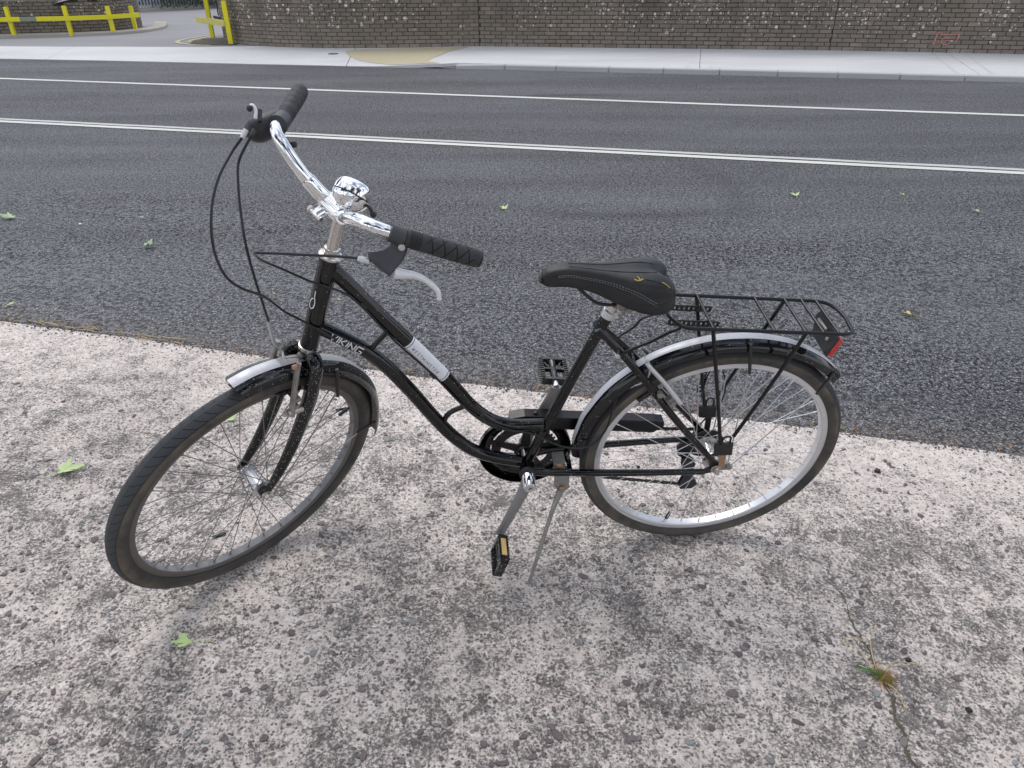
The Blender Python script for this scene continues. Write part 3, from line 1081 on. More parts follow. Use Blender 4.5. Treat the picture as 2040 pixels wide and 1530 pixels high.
for k in range(8):
    s = _lS[0] + s1 * k / 7
    p, d = at_s(_lP, _lS, s)
    pts.append(p + Vector((-d.y, d.x, 0)) * (-0.006) + Vector((0, 0, FZ + 0.76 + 0.004 * s)))
mb.tube(pts, 0.012, 4, ref=(0, 0, 1))
mb.build('string_course', M['coping'], lw, False)

# red spray mark "[G]" on the wall
def wall_pt(s_from_A, z, off=-0.012):
    p, d = at_s(_P, _S, jA + s_from_A)
    return p + Vector((-d.y, d.x, 0)) * off + Vector((0, 0, z))


def wall_s_at(x):
    return s_of_x(x) - jA


gs = wall_s_at(7.84)
mk = empty('spray_mark', Matrix.Translation(wall_pt(gs, 0.2)))
tag(mk, 'red spray painted survey mark low on the lichen spotted brick wall', 'graffiti')
mk_inv = mk.matrix_world.inverted()
strokes = [([(0.02, 0.205), (0.0, 0.04)], 0.036), ([(0.0, 0.075), (-0.004, 0.02)], 0.052), ([(0.0, 0.21), (0.10, 0.215)], 0.02), ([(0.07, 0.185), (0.33, 0.19)], 0.022),
           ([(0.23, 0.125), (0.18, 0.14), (0.125, 0.11), (0.12, 0.055), (0.18, 0.02), (0.25, 0.04), (0.26, 0.085), (0.19, 0.088)], 0.018),
           ([(0.36, 0.20), (0.385, 0.17), (0.37, 0.12)], 0.036), ([(0.37, 0.12), (0.355, 0.05)], 0.018)]
for pl, w in strokes:
    PP = catmull([(a, b, 0) for a, b in pl], 4)
    vs, fs = [], []
    for i, p in enumerate(PP):
        a = PP[max(0, i - 1)]; b = PP[min(len(PP) - 1, i + 1)]
        t_ = (b - a).normalized(); nn = Vector((-t_.y, t_.x, 0))
        for q in (-1, 1):
            c_ = p + nn * q * w / 2 * random.uniform(.8, 1.15)
            vs.append(mk_inv @ wall_pt(gs + c_.x, 0.19 + c_.y, -0.0075))
    fs = [(2 * i, 2 * i + 1, 2 * i + 3, 2 * i + 2) for i in range(len(PP) - 1)]
    mesh_obj('stroke', vs, fs, M['graffiti'], mk, False)

# dark notice board with pale print at the wall's left end
p0, d0 = at_s(_P, _S, 0.10)
p1, d1 = at_s(_P, _S, 0.42)
dd_ = (p1 - p0).normalized(); nrm_ = Vector((dd_.y, -dd_.x, 0))
sg = empty('notice_board', Matrix.Translation(p0 + nrm_ * 0.03 + Vector((0, 0, 0.7))))
tag(sg, 'narrow dark notice board with pale and yellow print on the end of the brick wall', 'sign')
inv = sg.matrix_world.inverted()
def sgp(a, b, off):
    return inv @ (p0 + dd_ * a + nrm_ * (0.03 + off) + Vector((0, 0, 0.55 + b)))
mb = MB()
mb.add([sgp(a, b, c_) for a in (0.0, 0.62) for b in (0.0, 0.95) for c_ in (-0.015, 0.01)],
       [(0, 1, 3, 2), (4, 6, 7, 5), (0, 4, 5, 1), (2, 3, 7, 6), (0, 2, 6, 4), (1, 5, 7, 3)])
mb.build('board', M['sign_dark'], sg, False)
for (a0, a1, b0, b1, mm) in ((.08, .54, .05, .09, 'sign_white'), (.08, .54, .12, .15, 'sign_white'), (.08, .50, .19, .26, 'sign_white'), (.12, .5, .30, .37, 'sign_yellow'), (.08, .52, .43, .53, 'sign_white'), (.08, .54, .62, .66, 'sign_white'), (.08, .54, .74, .80, 'sign_white')):
    mesh_obj('print_line', [sgp(a0, b0, .013), sgp(a1, b0, .013), sgp(a1, b1, .013), sgp(a0, b1, .013)], [(0, 1, 2, 3)], M[mm], sg, False)

# ------------------------------------------------------------------ YELLOW BARRIERS
def post(name_root, mbs, x, y, h, mat, w=0.045, parent=None, lean=0.0):
    m_ = MB()
    m_.box((x, y, FZ + h / 2 - 0.02), ((1, 0.1, 0), (-0.1, 1, 0), (0, lean, 1)), (w, w, h / 2 + 0.02))
    m_.box((x, y, FZ + h + 0.004), ((1, 0.1, 0), (-0.1, 1, 0), (0, 0, 1)), (w * 0.8, w * 0.8, 0.006))
    return m_.build('post', mat, parent, False)


bar = empty('timber_barrier', Matrix.Translation((0, 0, 0)))
tag(bar, 'long bright yellow timber rail on four posts in front of the low brick wall', 'barrier')
PL = [(-12.25, 19.72, 0.66), (-11.02, 20.06, 0.66), (-10.18, 20.52, 0.63), (-9.98, 21.35, 0.60)]
for (x, y, h) in PL:
    post('p', None, x, y, h, M['yellow'], 0.043, bar)
def rail(pts, hw, hh, mat, parent, name='rail'):
    m_ = MB()
    m_.tube(pts, 1.0, 4, ref=(0, 0, 1), ell=(hw * 1.414, hh * 1.414))
    # turn the diamond section square
    o = m_
    o.v = []
    o.f = []
    P = [Vector(p) for p in pts]
    for p, (t_, s, u) in zip(P, frames(P, Vector((0, 0, 1)))):
        for (a, b) in ((-1, -1), (1, -1), (1, 1), (-1, 1)):
            o.v.append(tuple(p + s * hw * a + u * hh * b))
    for i in range(len(P) - 1):
        for k in range(4):
            k2 = (k + 1) % 4
            o.f.append((i * 4 + k, i * 4 + k2, (i + 1) * 4 + k2, (i + 1) * 4 + k))
    o.f.append((3, 2, 1, 0)); o.f.append(tuple((len(P) - 1) * 4 + k for k in range(4)))
    return mesh_obj(name, o.v, o.f, mat, parent, False)


RZ = FZ + 0.40
rail([(-19, 18.15, RZ), (-12.9, 19.48, RZ), (-11.98, 19.70, RZ)], 0.02, 0.05, M['yellow'], bar)
o = rail([(-11.975, 19.70, RZ), (-11.62, 19.80, RZ)], 0.018, 0.047, M['bare_timber'], bar)
o['label'] = 'bare weathered piece of rail between two painted lengths'
rail([(-11.63, 19.79, RZ - .004), (-10.9, 19.99, RZ - .004), (-10.18, 20.42, RZ), (-9.84, 21.05, RZ)], 0.02, 0.05, M['yellow'], bar)
rail([(-9.85, 21.04, RZ), (-9.78, 21.30, RZ)], 0.022, 0.055, M['yellow'], bar)

br2 = empty('short_barrier', Matrix.Translation((0, 0, 0)))
tag(br2, 'short worn yellow barrier of two posts and one board at the wall corner', 'barrier')
post('p', None, -7.20, 19.30, 0.80, M['yellow'], 0.045, br2)
post('p', None, -6.12, 17.42, 0.83, M['yellow'], 0.05, br2)
rail([(-7.37, 18.95, FZ + 0.40), (-6.16, 17.36, FZ + 0.41)], 0.02, 0.062, M['yellow_worn'], br2, 'board')
rail([(-7.12, 19.42, FZ + 0.43), (-6.75, 18.8, FZ + 0.43)], 0.02, 0.03, M['black_steel'], br2, 'bracket')

# ------------------------------------------------------------------ BACK OF THE ENTRANCE
gt = empty('railing_gate', Matrix.Translation((-14.0, 32, 0)))
tag(gt, 'grey vertical bar railings with a thick dark post at the back of the entrance', 'railings')
gi = gt.matrix_world.inverted()
GA, GB = Vector((-16.2, 27.9, 0)), Vector((-12.4, 36.6, 0))
gd = (GB - GA).normalized()
mb = MB()
for z in (0.18, 1.75):
    mb.box(gi @ (GA.lerp(GB, 0.5) + Vector((0, 0, z))), (gd, (-gd.y, gd.x, 0), (0, 0, 1)), ((GB - GA).length / 2, 0.02, 0.03))
mb.build('rail', M['black_steel'], gt, False)
mb = MB(); mb.box((0, 0, 0), ((1, 0, 0), (0, 1, 0), (0, 0, 1)), (0.022, 0.022, 0.85))
pm = mb.build('bar', simple('pale_grey_bars', (0.32, 0.34, 0.38), 0.5, 0, 0.1, 5), gt, False)
n = 62
for k in range(n):
    o = pm if k == 0 else pm.copy()
    if k: COL.objects.link(o)
    o.parent = gt
    o.location = gi @ (GA + gd * ((GB - GA).length * (k + 0.5) / n) + Vector((0, 0, 0.95)))
for tt in (0.12, 0.30, 0.98):
    mb = MB()
    mb.box(gi @ (GA.lerp(GB, tt) + Vector((0, 0, 0.95)) + Vector((gd.y, -gd.x, 0)) * 0.08), (gd, (-gd.y, gd.x, 0), (0, 0, 1)), (0.14, 0.1, 1.1))
    mb.build('post', M['black_steel'], gt, False)
fence_base = MB(); fence_base.box(gi @ (GA.lerp(GB, 0.5) + Vector((0, 0, 0.10))), (gd, (-gd.y, gd.x, 0), (0, 0, 1)), ((GB - GA).length / 2, 0.10, 0.10))
fence_base.build('plinth', M['coping'], gt, False)

bd = empty('store_building', Matrix.Translation((-14, 42, 0)))
tag(bd, 'dark plain building behind the grey railings', 'building')
bi = bd.matrix_world.inverted()
mb = MB(); mb.box(bi @ Vector((-16, 42, 1.6)), ((1, 0, 0), (0, 1, 0), (0, 0, 1)), (16, 3, 1.7)); mb.build('wall', M['dark_wall'], bd, False)
mb = MB(); mb.box(bi @ Vector((-16, 42, 3.45)), ((1, 0, 0), (0, 1, 0), (0, 0, 1)), (16.3, 3.3, 0.15)); mb.build('roof', M['black_steel'], bd, False)
for k in range(6):
    mb = MB(); mb.box(bi @ Vector((-27 + k * 4.2, 38.97, 1.3)), ((1, 0, 0), (0, 1, 0), (0, 0, 1)), (0.9, 0.03, 1.1))
    mb.build('door', M['grey_wall'], bd, False)

# hedge: leaves spread through a long low mass in front of the building
vs, fs = [], []
for k in range(9000):
    u = random.random(); x = -15.2 + 3.6 * u; y = 31.5 + 5.6 * u + random.uniform(-0.6, 0.6) + 1.2
    z = 0.15 + 1.45 * random.random() ** 0.8
    x += random.uniform(-.5, .5) + 0.9
    s = random.uniform(0.03, 0.07)
    a = Vector((random.uniform(-1, 1), random.uniform(-1, 1), random.uniform(-1, 1))).normalized()
    b = a.orthogonal().normalized()
    c_ = Vector((x, y, z)); q = len(vs)
    vs += [c_ - a * s, c_ + b * s * .5, c_ + a * s, c_ - b * s * .5]
    fs.append((q, q + 1, q + 2, q + 3))
hd = mesh_obj('hedge', vs, fs, M['foliage'])
tag(hd, 'dark green shrubs growing behind the railings beside the gate', 'hedge')

# small utility cover in the footway
mb = MB(); mb.lathe((0, 0, 0), (0, 0, 1), [(0, .10), (0.006, .10), (0.009, .092), (0.007, .085), (0.007, 0.02), (0.009, 0.0)], 28)
cv = mb.build('utility_cover', M['iron'])
cv.location = (-3.42, 15.25, footz(-3.42, 15.25) + 0.001)
tag(cv, 'small round brown metal cover set in the pale footway', 'cover')


# ------------------------------------------------------------------ THINGS LYING ON THE GROUND
def leaf_mesh(size, seed, lobes=5, curl=0.25, fold=0.0):
    r = random.Random(seed)
    out = []
    angs = {5: (-112, -58, 0, 58, 112), 3: (-55, 0, 52), 2: (-20, 35), 1: (0,)}[lobes]
    lens = {5: (.52, .88, 1.1, .92, .5), 3: (.8, 1.1, .85), 2: (1.1, .7), 1: (1.1,)}[lobes]
    pts = [(0.0, -0.06)]
    for i, (a, L) in enumerate(zip(angs, lens)):
        a = math.radians(90 - a + r.uniform(-6, 6)); L *= r.uniform(.88, 1.08)
        d = Vector((math.cos(a), math.sin(a))); n_ = Vector((-d.y, d.x))
        o0 = Vector((0, 0.12))
        w = 0.17
        for (l_, s_) in ((0.30, w * .75), (0.52, w * .95), (0.60, w * 1.45), (0.66, w * .75), (0.84, w * .8), (1.0, 0)):
            q = o0 + d * (L * l_) + n_ * s_
            pts.append((q.x, q.y))
        for (l_, s_) in ((0.80, -w * .55), (0.64, -w * .8), (0.58, -w * 1.35), (0.50, -w * .9), (0.30, -w * .7)):
            q = o0 + d * (L * l_) + n_ * s_
            pts.append((q.x, q.y))
    # reorder: lobes run from right (neg) to left, each lobe left side first -> flip to keep outline simple
    k = 11
    body = []
    for i in range(len(angs)):
        seg = pts[1 + i * k:1 + (i + 1) * k]
        body += seg
    vs = [Vector((0, 0.12, 0))] + [Vector((x, y, 0)) for x, y in [pts[0]] + body]
    def bend(v):
        rr = math.hypot(v.x, v.y)
        z = 0.10 + curl * rr * rr * (0.6 + 0.5 * math.sin(3 * math.atan2(v.y, v.x) + seed)) + fold * abs(v.x) * 0.8
        return Vector((v.x * (1 - 0.35 * fold), v.y, z))
    vs = [bend(v) * size for v in vs]
    fs = [(0, i, i + 1) for i in range(1, len(vs) - 1)] + [(0, len(vs) - 1, 1)]
    m_ = MB(); m_.add(vs, fs)
    st = [(0, 0.02, 0.10), (0.05, -0.35, 0.07), (0.02 + r.uniform(-.2, .2), -0.75, 0.03), (r.uniform(-.35, .35), -1.15, 0.04)]
    m_.tube([Vector(p) * size for p in st], [0.018 * size, 0.02 * size], 5, 3)
    return m_


def lay(mb_, name, x, y, rot, mat, label, cat, group=None, dz=0.0015):
    o = mb_.build(name, mat, None, True)
    o.location = (x, y, gz(x, y) + dz)
    o.rotation_euler = (0, 0, rot)
    tag(o, label, cat, group)
    return o


lay(leaf_mesh(0.060, 1, 5, .2, .3), 'maple_leaf', -1.468, 1.880, -0.55 - 0.6, M['leaf'], 'large pale green lobed leaf with a long stalk left of the front wheel', 'leaf')
lay(leaf_mesh(0.045, 2, 3, .25, .55), 'maple_leaf', -0.795, 1.212, 1.75, M['leaf'], 'folded green leaf on the concrete below and right of the front tyre', 'leaf')
lay(leaf_mesh(0.040, 3, 3, .3, .3), 'maple_leaf', -1.045, 2.205, -1.0, M['leaf'], 'small bright green leaf seen through the front wheel spokes', 'leaf')
lay(leaf_mesh(0.075, 4, 5, .3, .2), 'maple_leaf', -3.285, 4.65, 1.6, M['leaf_back'], 'broad pale leaf on the asphalt at the far left edge', 'leaf')
lay(leaf_mesh(0.062, 5, 5, .3, .4), 'maple_leaf', -2.165, 4.09, -1.4, M['leaf_back'], 'grey green leaf with stalk on the asphalt left of the brake cables', 'leaf')
lay(leaf_mesh(0.050, 6, 5, .3, .2), 'maple_leaf', -0.045, 5.02, 0.3, M['leaf'], 'small green leaf on the asphalt above the saddle nose', 'leaf')
lay(leaf_mesh(0.055, 7, 5, .25, .2), 'maple_leaf', 2.12, 5.31, 0.1, M['leaf'], 'bright green star shaped leaf on the asphalt nearest the double line', 'leaf')
lay(leaf_mesh(0.040, 8, 3, .2, .3), 'maple_leaf', 2.006, 3.278, 1.2, M['leaf_yellow'], 'yellow leaf on the asphalt right of the luggage rack', 'leaf')
lay(leaf_mesh(0.045, 9, 3, .2, .3), 'maple_leaf', 3.24, 4.87, 0.9, M['leaf_back'], 'dull olive leaf on the asphalt near the right edge', 'leaf')
lay(leaf_mesh(0.034, 10, 2, .2, .3), 'maple_leaf', 2.93, 5.31, 0.4, M['leaf_yellow'], 'tiny yellow leaf below the double line at the upper right', 'leaf')
lay(leaf_mesh(0.030, 11, 2, .2, .3), 'maple_leaf', -2.476, 4.74, 0.7, M['leaf_back'], 'small pale leaf scrap on the asphalt above the stalked grey green leaf', 'leaf')
lay(leaf_mesh(0.028, 12, 2, .2, .3), 'maple_leaf', -2.78, 4.55, 2.0, M['sticker'], 'small whitish leaf scrap on the asphalt between two green leaves', 'leaf')
lay(leaf_mesh(0.032, 13, 2, .2, .3), 'maple_leaf', -2.408, 3.15, -0.9, M['leaf'], 'small green leaf at the left edge just above the concrete', 'leaf')
lay(leaf_mesh(0.026, 14, 1, .2, .2), 'maple_leaf', -1.195, 3.383, 0.9, M['leaf_yellow'], 'tiny yellow petal on the asphalt left of the head tube', 'leaf')
lay(leaf_mesh(0.022, 15, 1, .2, .2), 'maple_leaf', -0.864, 3.328, 0.4, M['leaf_yellow'], 'tiny yellow petal on the asphalt between the head tube and the top tube', 'leaf')

# tar crumbs
for i, (x, y, r, lab) in enumerate(((1.26, 1.985, .010, 'black tar crumb on the concrete right of the rear tyre'), (1.42, 1.40, .009, 'black tar crumb near the right edge level with the front hub'),
                               (0.985, 1.20, .007, 'black tar crumb beside the tips of the weed'), (1.305, 1.235, .008, 'black tar crumb far right of the weed'), (1.06, 1.06, .008, 'black tar crumb low right of the weed'),
                               (0.12, 2.12, .006, 'small black crumb on the pale concrete above the chainring'), (0.43, 1.98, .006, 'small black crumb between the cranks and the rear wheel'), (-0.86, 1.60, .008, 'small black twig seen through the lower front wheel'))):
    bm = bmesh.new(); bmesh.ops.create_icosphere(bm, subdivisions=2, radius=1)
    me = D.meshes.new('tar_crumb')
    for v in bm.verts:
        v.co *= r * (1 + 0.5 * noise.noise(v.co * 1.8 + Vector((i * 5, 0, 0))))
        v.co.z *= 0.7
    bm.to_mesh(me); bm.free(); me.materials.append(M['tar'])
    o = D.objects.new('tar_crumb', me); COL.objects.link(o)
    o.location = (x, y, gz(x, y) + r * 0.5)
    if i == 7: o.scale = (2.6, 0.8, 0.6); o.rotation_euler[2] = 0.5
    tag(o, lab, 'crumb', 'black tar crumbs on the concrete')

# leaf litter and straw lying along the seam between asphalt and concrete
vs, fs = [], []
for k in range(900):
    x = random.uniform(-2.9, 2.6)
    dens = 0.35 + 0.65 * max(0, noise.noise(Vector((x * 1.3, 5, 0))) + 0.35)
    if random.random() > dens: continue
    y = edge_y(x) + random.gauss(0.025, 0.028)
    s = random.uniform(0.002, 0.007)
    a = random.uniform(0, PI)
    d = Vector((math.cos(a), math.sin(a), random.uniform(-.2, .4))) * s
    n_ = Vector((-math.sin(a), math.cos(a), random.uniform(-.3, .5))) * s * random.uniform(.3, .7)
    c_ = Vector((x, y, gz(x, y) + 0.003)); q = len(vs)
    vs += [c_ - d, c_ + n_, c_ + d, c_ - n_]
    fs.append((q, q + 1, q + 2, q + 3))
o = mesh_obj('leaf_litter', vs, fs, M['debris'], None, False)
tag(o, 'brown and orange leaf litter along the seam of asphalt and concrete', 'litter', None, 'stuff')
mb = MB()
for k in range(46):
    x = random.uniform(-2.3, 2.4) if k > 22 else random.uniform(-2.2, -1.35)
    y = edge_y(x) + random.gauss(0.02, 0.02)
    L = random.uniform(0.02, 0.07) if k <= 22 else random.uniform(0.006, 0.02)
    a = math.atan2(-0.2135, 1) + random.gauss(0, 0.25 if k <= 22 else 0.5)
    d = Vector((math.cos(a), math.sin(a), 0))
    c_ = Vector((x, y, gz(x, y) + 0.005))
    mb.tube([c_ - d * L, c_ + Vector((0, 0, .003)), c_ + d * L], 0.0013, 4)
o = mb.build('dry_stalks', M['straw'], None, False)
tag(o, 'dry straw coloured stalks lying along the edge of the asphalt', 'litter', None, 'stuff')
# loose chippings shed from the edge of the new asphalt
vs, fs = [], []
for k in range(1500):
    x = random.uniform(-3.2, 3.0); y = edge_y(x) + random.gauss(-0.004, 0.022)
    r = random.uniform(0.0022, 0.0058); q = len(vs); c_ = Vector((x, y, gz(x, y) + r * .35))
    rot = random.uniform(0, PI)
    for (a, b, h) in ((1, 0, 0), (0, 1, 0), (-1, 0, 0), (0, -1, 0), (.2, .1, .9), (0, 0, -.6)):
        a2 = a * random.uniform(.7, 1.2); b2 = b * random.uniform(.5, 1.0)
        vs.append(c_ + Vector((a2 * math.cos(rot) - b2 * math.sin(rot), a2 * math.sin(rot) + b2 * math.cos(rot), h)) * r)
    fs += [(q + i, q + (i + 1) % 4, q + 4) for i in range(4)] + [(q + (i + 1) % 4, q + i, q + 5) for i in range(4)]
o = mesh_obj('loose_chippings', vs, fs, simple('asphalt_chipping', (0.09, 0.09, 0.095), .7, 0, .7, 150), None, False)
tag(o, 'loose dark stone chippings along the ragged edge of the asphalt', 'gravel', None, 'stuff')
# blossom specks scattered over the asphalt
vs, fs = [], []
for k in range(420):
    x = random.uniform(-4.5, 5.5); y = edge_y(x) + random.random() ** 1.3 * 6.0
    s = random.uniform(0.002, 0.006)
    a = random.uniform(0, PI)
    d = Vector((math.cos(a), math.sin(a), 0.1)) * s
    n_ = Vector((-math.sin(a), math.cos(a), 0.2)) * s * .6
    c_ = Vector((x, y, gz(x, y) + 0.001)); q = len(vs)
    vs += [c_ - d, c_ + n_, c_ + d, c_ - n_]; fs.append((q, q + 1, q + 2, q + 3))
o = mesh_obj('blossom_specks', vs, fs, M['straw'], None, False)
tag(o, 'tiny pale blossom specks scattered over the dark asphalt', 'litter', None, 'stuff')

# pebbles worn proud of the concrete
def pad_pebbles():
    vs, fs, tn = [], [], []
    for k in range(3600):
        y = 0.70 + 1.75 * random.random() ** 1.7
        x = random.uniform(-1.1, 1.1) * (0.6 + y * 0.75)
        if y > edge_y(x) - 0.12: continue
        if random.random() > 0.45 + 0.9 * max(0, noise.noise(Vector((x * 1.6 + 4, y * 1.6, 0))) + 0.3): continue
        r = 0.0030 + 0.0085 * random.random() ** 2.0 + (0.003 if random.random() < .08 else 0)
        el = random.uniform(.5, .95); ro = random.uniform(0, PI)
        n_ = 8; q = len(vs)
        zz = gz(x, y)
        for ring, (sc, h) in enumerate(((1.0, 0.0016), (0.86, 0.0032))):
            for j in range(n_):
                a = 2 * PI * j / n_
                rr = r * sc * (1 + .22 * math.sin(2 * a + k) + .12 * math.sin(3 * a + 2 * k))
                px, py = rr * math.cos(a), rr * el * math.sin(a)
                vs.append((x + px * math.cos(ro) - py * math.sin(ro), y + px * math.sin(ro) + py * math.cos(ro), zz + h))
        for j in range(n_):
            fs.append((q + j, q + (j + 1) % n_, q + n_ + (j + 1) % n_, q + n_ + j))
        fs.append(tuple(q + n_ + j for j in range(n_)))
        tn += [random.random() ** 1.3 * 0.93] * (n_ + 1)
    o = mesh_obj('embedded_pebbles', vs, fs, M['stone'], None, False, attr=tn)
    tag(o, 'purple and grey pebbles showing in the worn concrete', 'pebbles', None, 'stuff')
pad_pebbles()

# crack in the pad with soil, moss and the weed
cp_ = [(0.8768, 1.477), (0.905, 1.42), (0.90, 1.36), (0.893, 1.30), (0.898, 1.22), (0.892, 1.15), (0.896, 1.09), (0.878, 1.045), (0.876, 0.99), (0.862, 0.95), (0.872, 0.91), (0.868, 0.86)]
P = catmull([(*p, 0) for p in cp_], 10)
vs, fs = [], []
for i, p in enumerate(P):
    w = (0.0008 if p.y > 1.33 else 0.0018) * (1.0 + 1.6 * abs(noise.noise(p * 30))) + (0.0015 if p.y < 1.1 else 0)
    jx = 0.006 * noise.noise(p * 45 + Vector((7, 0, 0))) + 0.003 * noise.noise(p * 140)
    for q in (-1, 1):
        x = p.x + jx + q * w
        vs.append((x, p.y, gz(x, p.y) + 0.0012))
fs = [(2 * i, 2 * i + 1, 2 * i + 3, 2 * i + 2) for i in range(len(P) - 1)]
o = mesh_obj('crack', vs, fs, M['dirt'], None, False)
o['kind'] = 'structure'
mb = MB()
for k in range(170):
    i = random.randrange(6, len(P) - 4); p = P[i]
    if random.random() > (0.9 if 1.02 < p.y < 1.36 else 0.25): continue
    x = p.x + random.gauss(0, .004); y = p.y + random.gauss(0, .004)
    mb.ball((x, y, gz(x, y) + .001), (random.uniform(.001, .003),) * 2 + (.0016,), nu=6, nv=4)
o = mb.build('moss', simple('dry_moss', (0.16, 0.15, 0.06), 0.9, 0, 0.6, 200), None, False)
tag(o, 'dry moss crumbs growing in the crack of the concrete', 'moss', None, 'stuff')

wd = empty('weed', Matrix.Translation((0.8916, 1.1455, gz(.89, 1.1455))) @ Matrix.Scale(1.25, 4))
tag(wd, 'small straggly weed with dry seed stalks growing from the crack', 'weed')
mbg, mbs, mbd = MB(), MB(), MB()
for k in range(26):
    a = random.uniform(0, 2 * PI); L = random.uniform(.010, .026)
    mbg.tube([(0, 0, 0), (math.cos(a) * L * .5, math.sin(a) * L * .5, L * .5), (math.cos(a) * L, math.sin(a) * L, L * .25)], [.0011, .0005], 4, 2)
for k in range(12):
    a = 2.55 + random.gauss(0, .16); L = random.uniform(.03, .055)
    mbg.tube([(0, 0, 0), (math.cos(a) * L * .5, math.sin(a) * L * .5, .010), (math.cos(a) * L, math.sin(a) * L, .006)], [.0010, .0006], 4, 2)
for k in range(60):
    a = random.gauss(-0.55, .7) if k % 2 else random.uniform(0, 2 * PI); L = random.uniform(.012, .036)
    z = random.uniform(.001, .012)
    mbd.tube([(0, 0, 0.001), (math.cos(a) * L * .5, math.sin(a) * L * .5, z), (math.cos(a + .3) * L, math.sin(a + .3) * L, z * .5)], [.0009, .0005], 4, 1)
    if k % 3 == 0: mbd.ball((math.cos(a + .3) * L, math.sin(a + .3) * L, z * .5), .0018, nu=6, nv=4)
stems = [[(0, 0, 0), (-.012, .025, .010), (-.018, .055, .010), (-.036, .088, .006)], [(0, 0, 0), (-.002, .035, .012), (.008, .075, .02), (.03, .105, .018)],
         [(0, 0, 0), (.02, .018, .012), (.04, .028, .014), (.078, .024, .010)], [(0, -.005, 0), (.012, -.03, .008), (.016, -.05, .004), (.014, -.068, .002)],
         [(-.036, .088, .004), (-.030, .092, .008), (-.012, .092, .006), (-.002, .090, .004)]]
for s_ in stems:
    mbs.tube(s_, [.0012, .0008], 5, 4)
    e_ = Vector(s_[-1])
    for k in range(5): mbs.ball(e_ + Vector([random.gauss(0, .0025) for _ in range(3)]), .0016, nu=6, nv=4)
mbg.build('leaves', M['weed_green'], wd)
mbd.build('dry_leaves', M['debris'], wd)
mbs.build('stalk', M['straw'], wd)

# trees added out of view to shade the pad and show in the chrome
def added_tree(x, y, h, r, seed, label):
    rr = random.Random(seed)
    t = empty('added_broadleaf_tree', Matrix.Translation((x, y, -0.2)))
    tag(t, label, 'tree', 'trees added out of view behind the viewer')
    m_ = MB()
    m_.tube([(0, 0, 0), (.05, .02, h * .2), (-.08, .06, h * .42), (.05, 0, h * .7)], [.26, .20, .15, .05], 12, 4)
    tips = []
    for k in range(11):
        a = k * 2.4 + rr.uniform(-.3, .3); z0 = h * rr.uniform(.30, .55)
        e = Vector((math.cos(a) * r * rr.uniform(.5, .85), math.sin(a) * r * rr.uniform(.5, .85), z0 + h * rr.uniform(.12, .35)))
        m_.tube([(0, 0, z0), tuple(e * .5 + Vector((0, 0, z0 * .45))), tuple(e)], [.09, .05, .02], 7, 3)
        tips.append(e)
    m_.build('trunk', simple('bark', (.10, .085, .07), .9, 0, .4, 12, .6), t)
    vs, fs = [], []
    cl = [tp + Vector((rr.gauss(0, .5), rr.gauss(0, .5), rr.gauss(0, .4))) for tp in tips for _ in range(5)] + [Vector((rr.gauss(0, r * .35), rr.gauss(0, r * .35), h * rr.uniform(.55, .98))) for _ in range(30)]
    for k in range(11000):
        c_ = rr.choice(cl); d = Vector((rr.gauss(0, 1), rr.gauss(0, 1), rr.gauss(0, .8))).normalized() * rr.uniform(.3, 1.0) * .85
        p = c_ + d; s = rr.uniform(.06, .12)
        a = Vector((rr.uniform(-1, 1), rr.uniform(-1, 1), rr.uniform(-.5, .5))).normalized(); b = a.orthogonal().normalized()
        q = len(vs); vs += [p - a * s, p + b * s * .6, p + a * s, p - b * s * .6]; fs.append((q, q + 1, q + 2, q + 3))
    mesh_obj('crown', vs, fs, M['foliage'], t, False)


added_tree(-5.5, -4.5, 9.5, 3.6, 1, 'leafy tree added out of view behind and left of the viewer')
added_tree(1.5, -7.0, 10.5, 4.0, 2, 'leafy tree added out of view directly behind the viewer')
added_tree(8.0, -4.0, 9.0, 3.4, 3, 'leafy tree added out of view behind and right of the viewer')


# ------------------------------------------------------------------ BICYCLE
# bicycle coordinates: x forward, y to the rider's left, z up in the leaning frame; heights measured from the tyre contact
ZB = 0.350
yaw, lean = math.radians(184.64389), math.radians(10.66863)
_h = Vector((math.cos(yaw), math.sin(yaw), 0))
_l0 = Vector((0, 0, 1)).cross(_h)
_up = Vector((0, 0, 1)) * math.cos(lean) + _l0 * math.sin(lean)
_n = _up.cross(_h)
_C = Vector((0.52751, 1.65281, 0.017)) + _up * 0.333
_O = _C - _up * ZB
bike = empty('bicycle', Matrix(((_h.x, _n.x, _up.x, _O.x), (_h.y, _n.y, _up.y, _O.y), (_h.z, _n.z, _up.z, _O.z), (0, 0, 0, 1))))
tag(bike, 'black step through town bicycle with chrome handlebar and rear rack leaning on its kickstand', 'bicycle')


def F(u, l=0.0, v=0.0):
    return Vector((u, l, v + ZB))


def FL(L, l=None):
    return [F(*p) if l is None else F(p[0], l, p[1]) for p in L]


S_ = ((0.6909, 0.6786, 0.2494), (-0.6383, 0.7345, -0.2304), (-0.3395, 0.0, 0.9406))
M_ = ((0.9993, 0.0382, 0.0), (-0.0380, 0.9947, -0.0959), (-0.0037, 0.0958, 0.9954))
f2 = Vector(S_[0]).normalized(); ax2 = Vector(S_[2]).normalized(); l2 = ax2.cross(f2).normalized(); f2 = l2.cross(ax2)
P0 = Vector((0.99277, 0, 0.426))
CF = Vector((1.19009, 0.05145, 0.04336))


def ST(f, l, u):        # steering assembly
    p = P0 + f2 * f + l2 * l + ax2 * u
    return F(*p)


def FW(f, l, u):        # from the front axle
    p = CF + f2 * f + l2 * l + ax2 * u
    return F(*p)


def BR(f, l, u):        # handlebar, slightly twisted in the stem
    s = [f * M_[0][i] + l * M_[1][i] + u * M_[2][i] for i in range(3)]
    return ST(*s)


def D3(d):              # direction only
    return Vector(d).normalized()


YL = Vector((0, 1, 0))


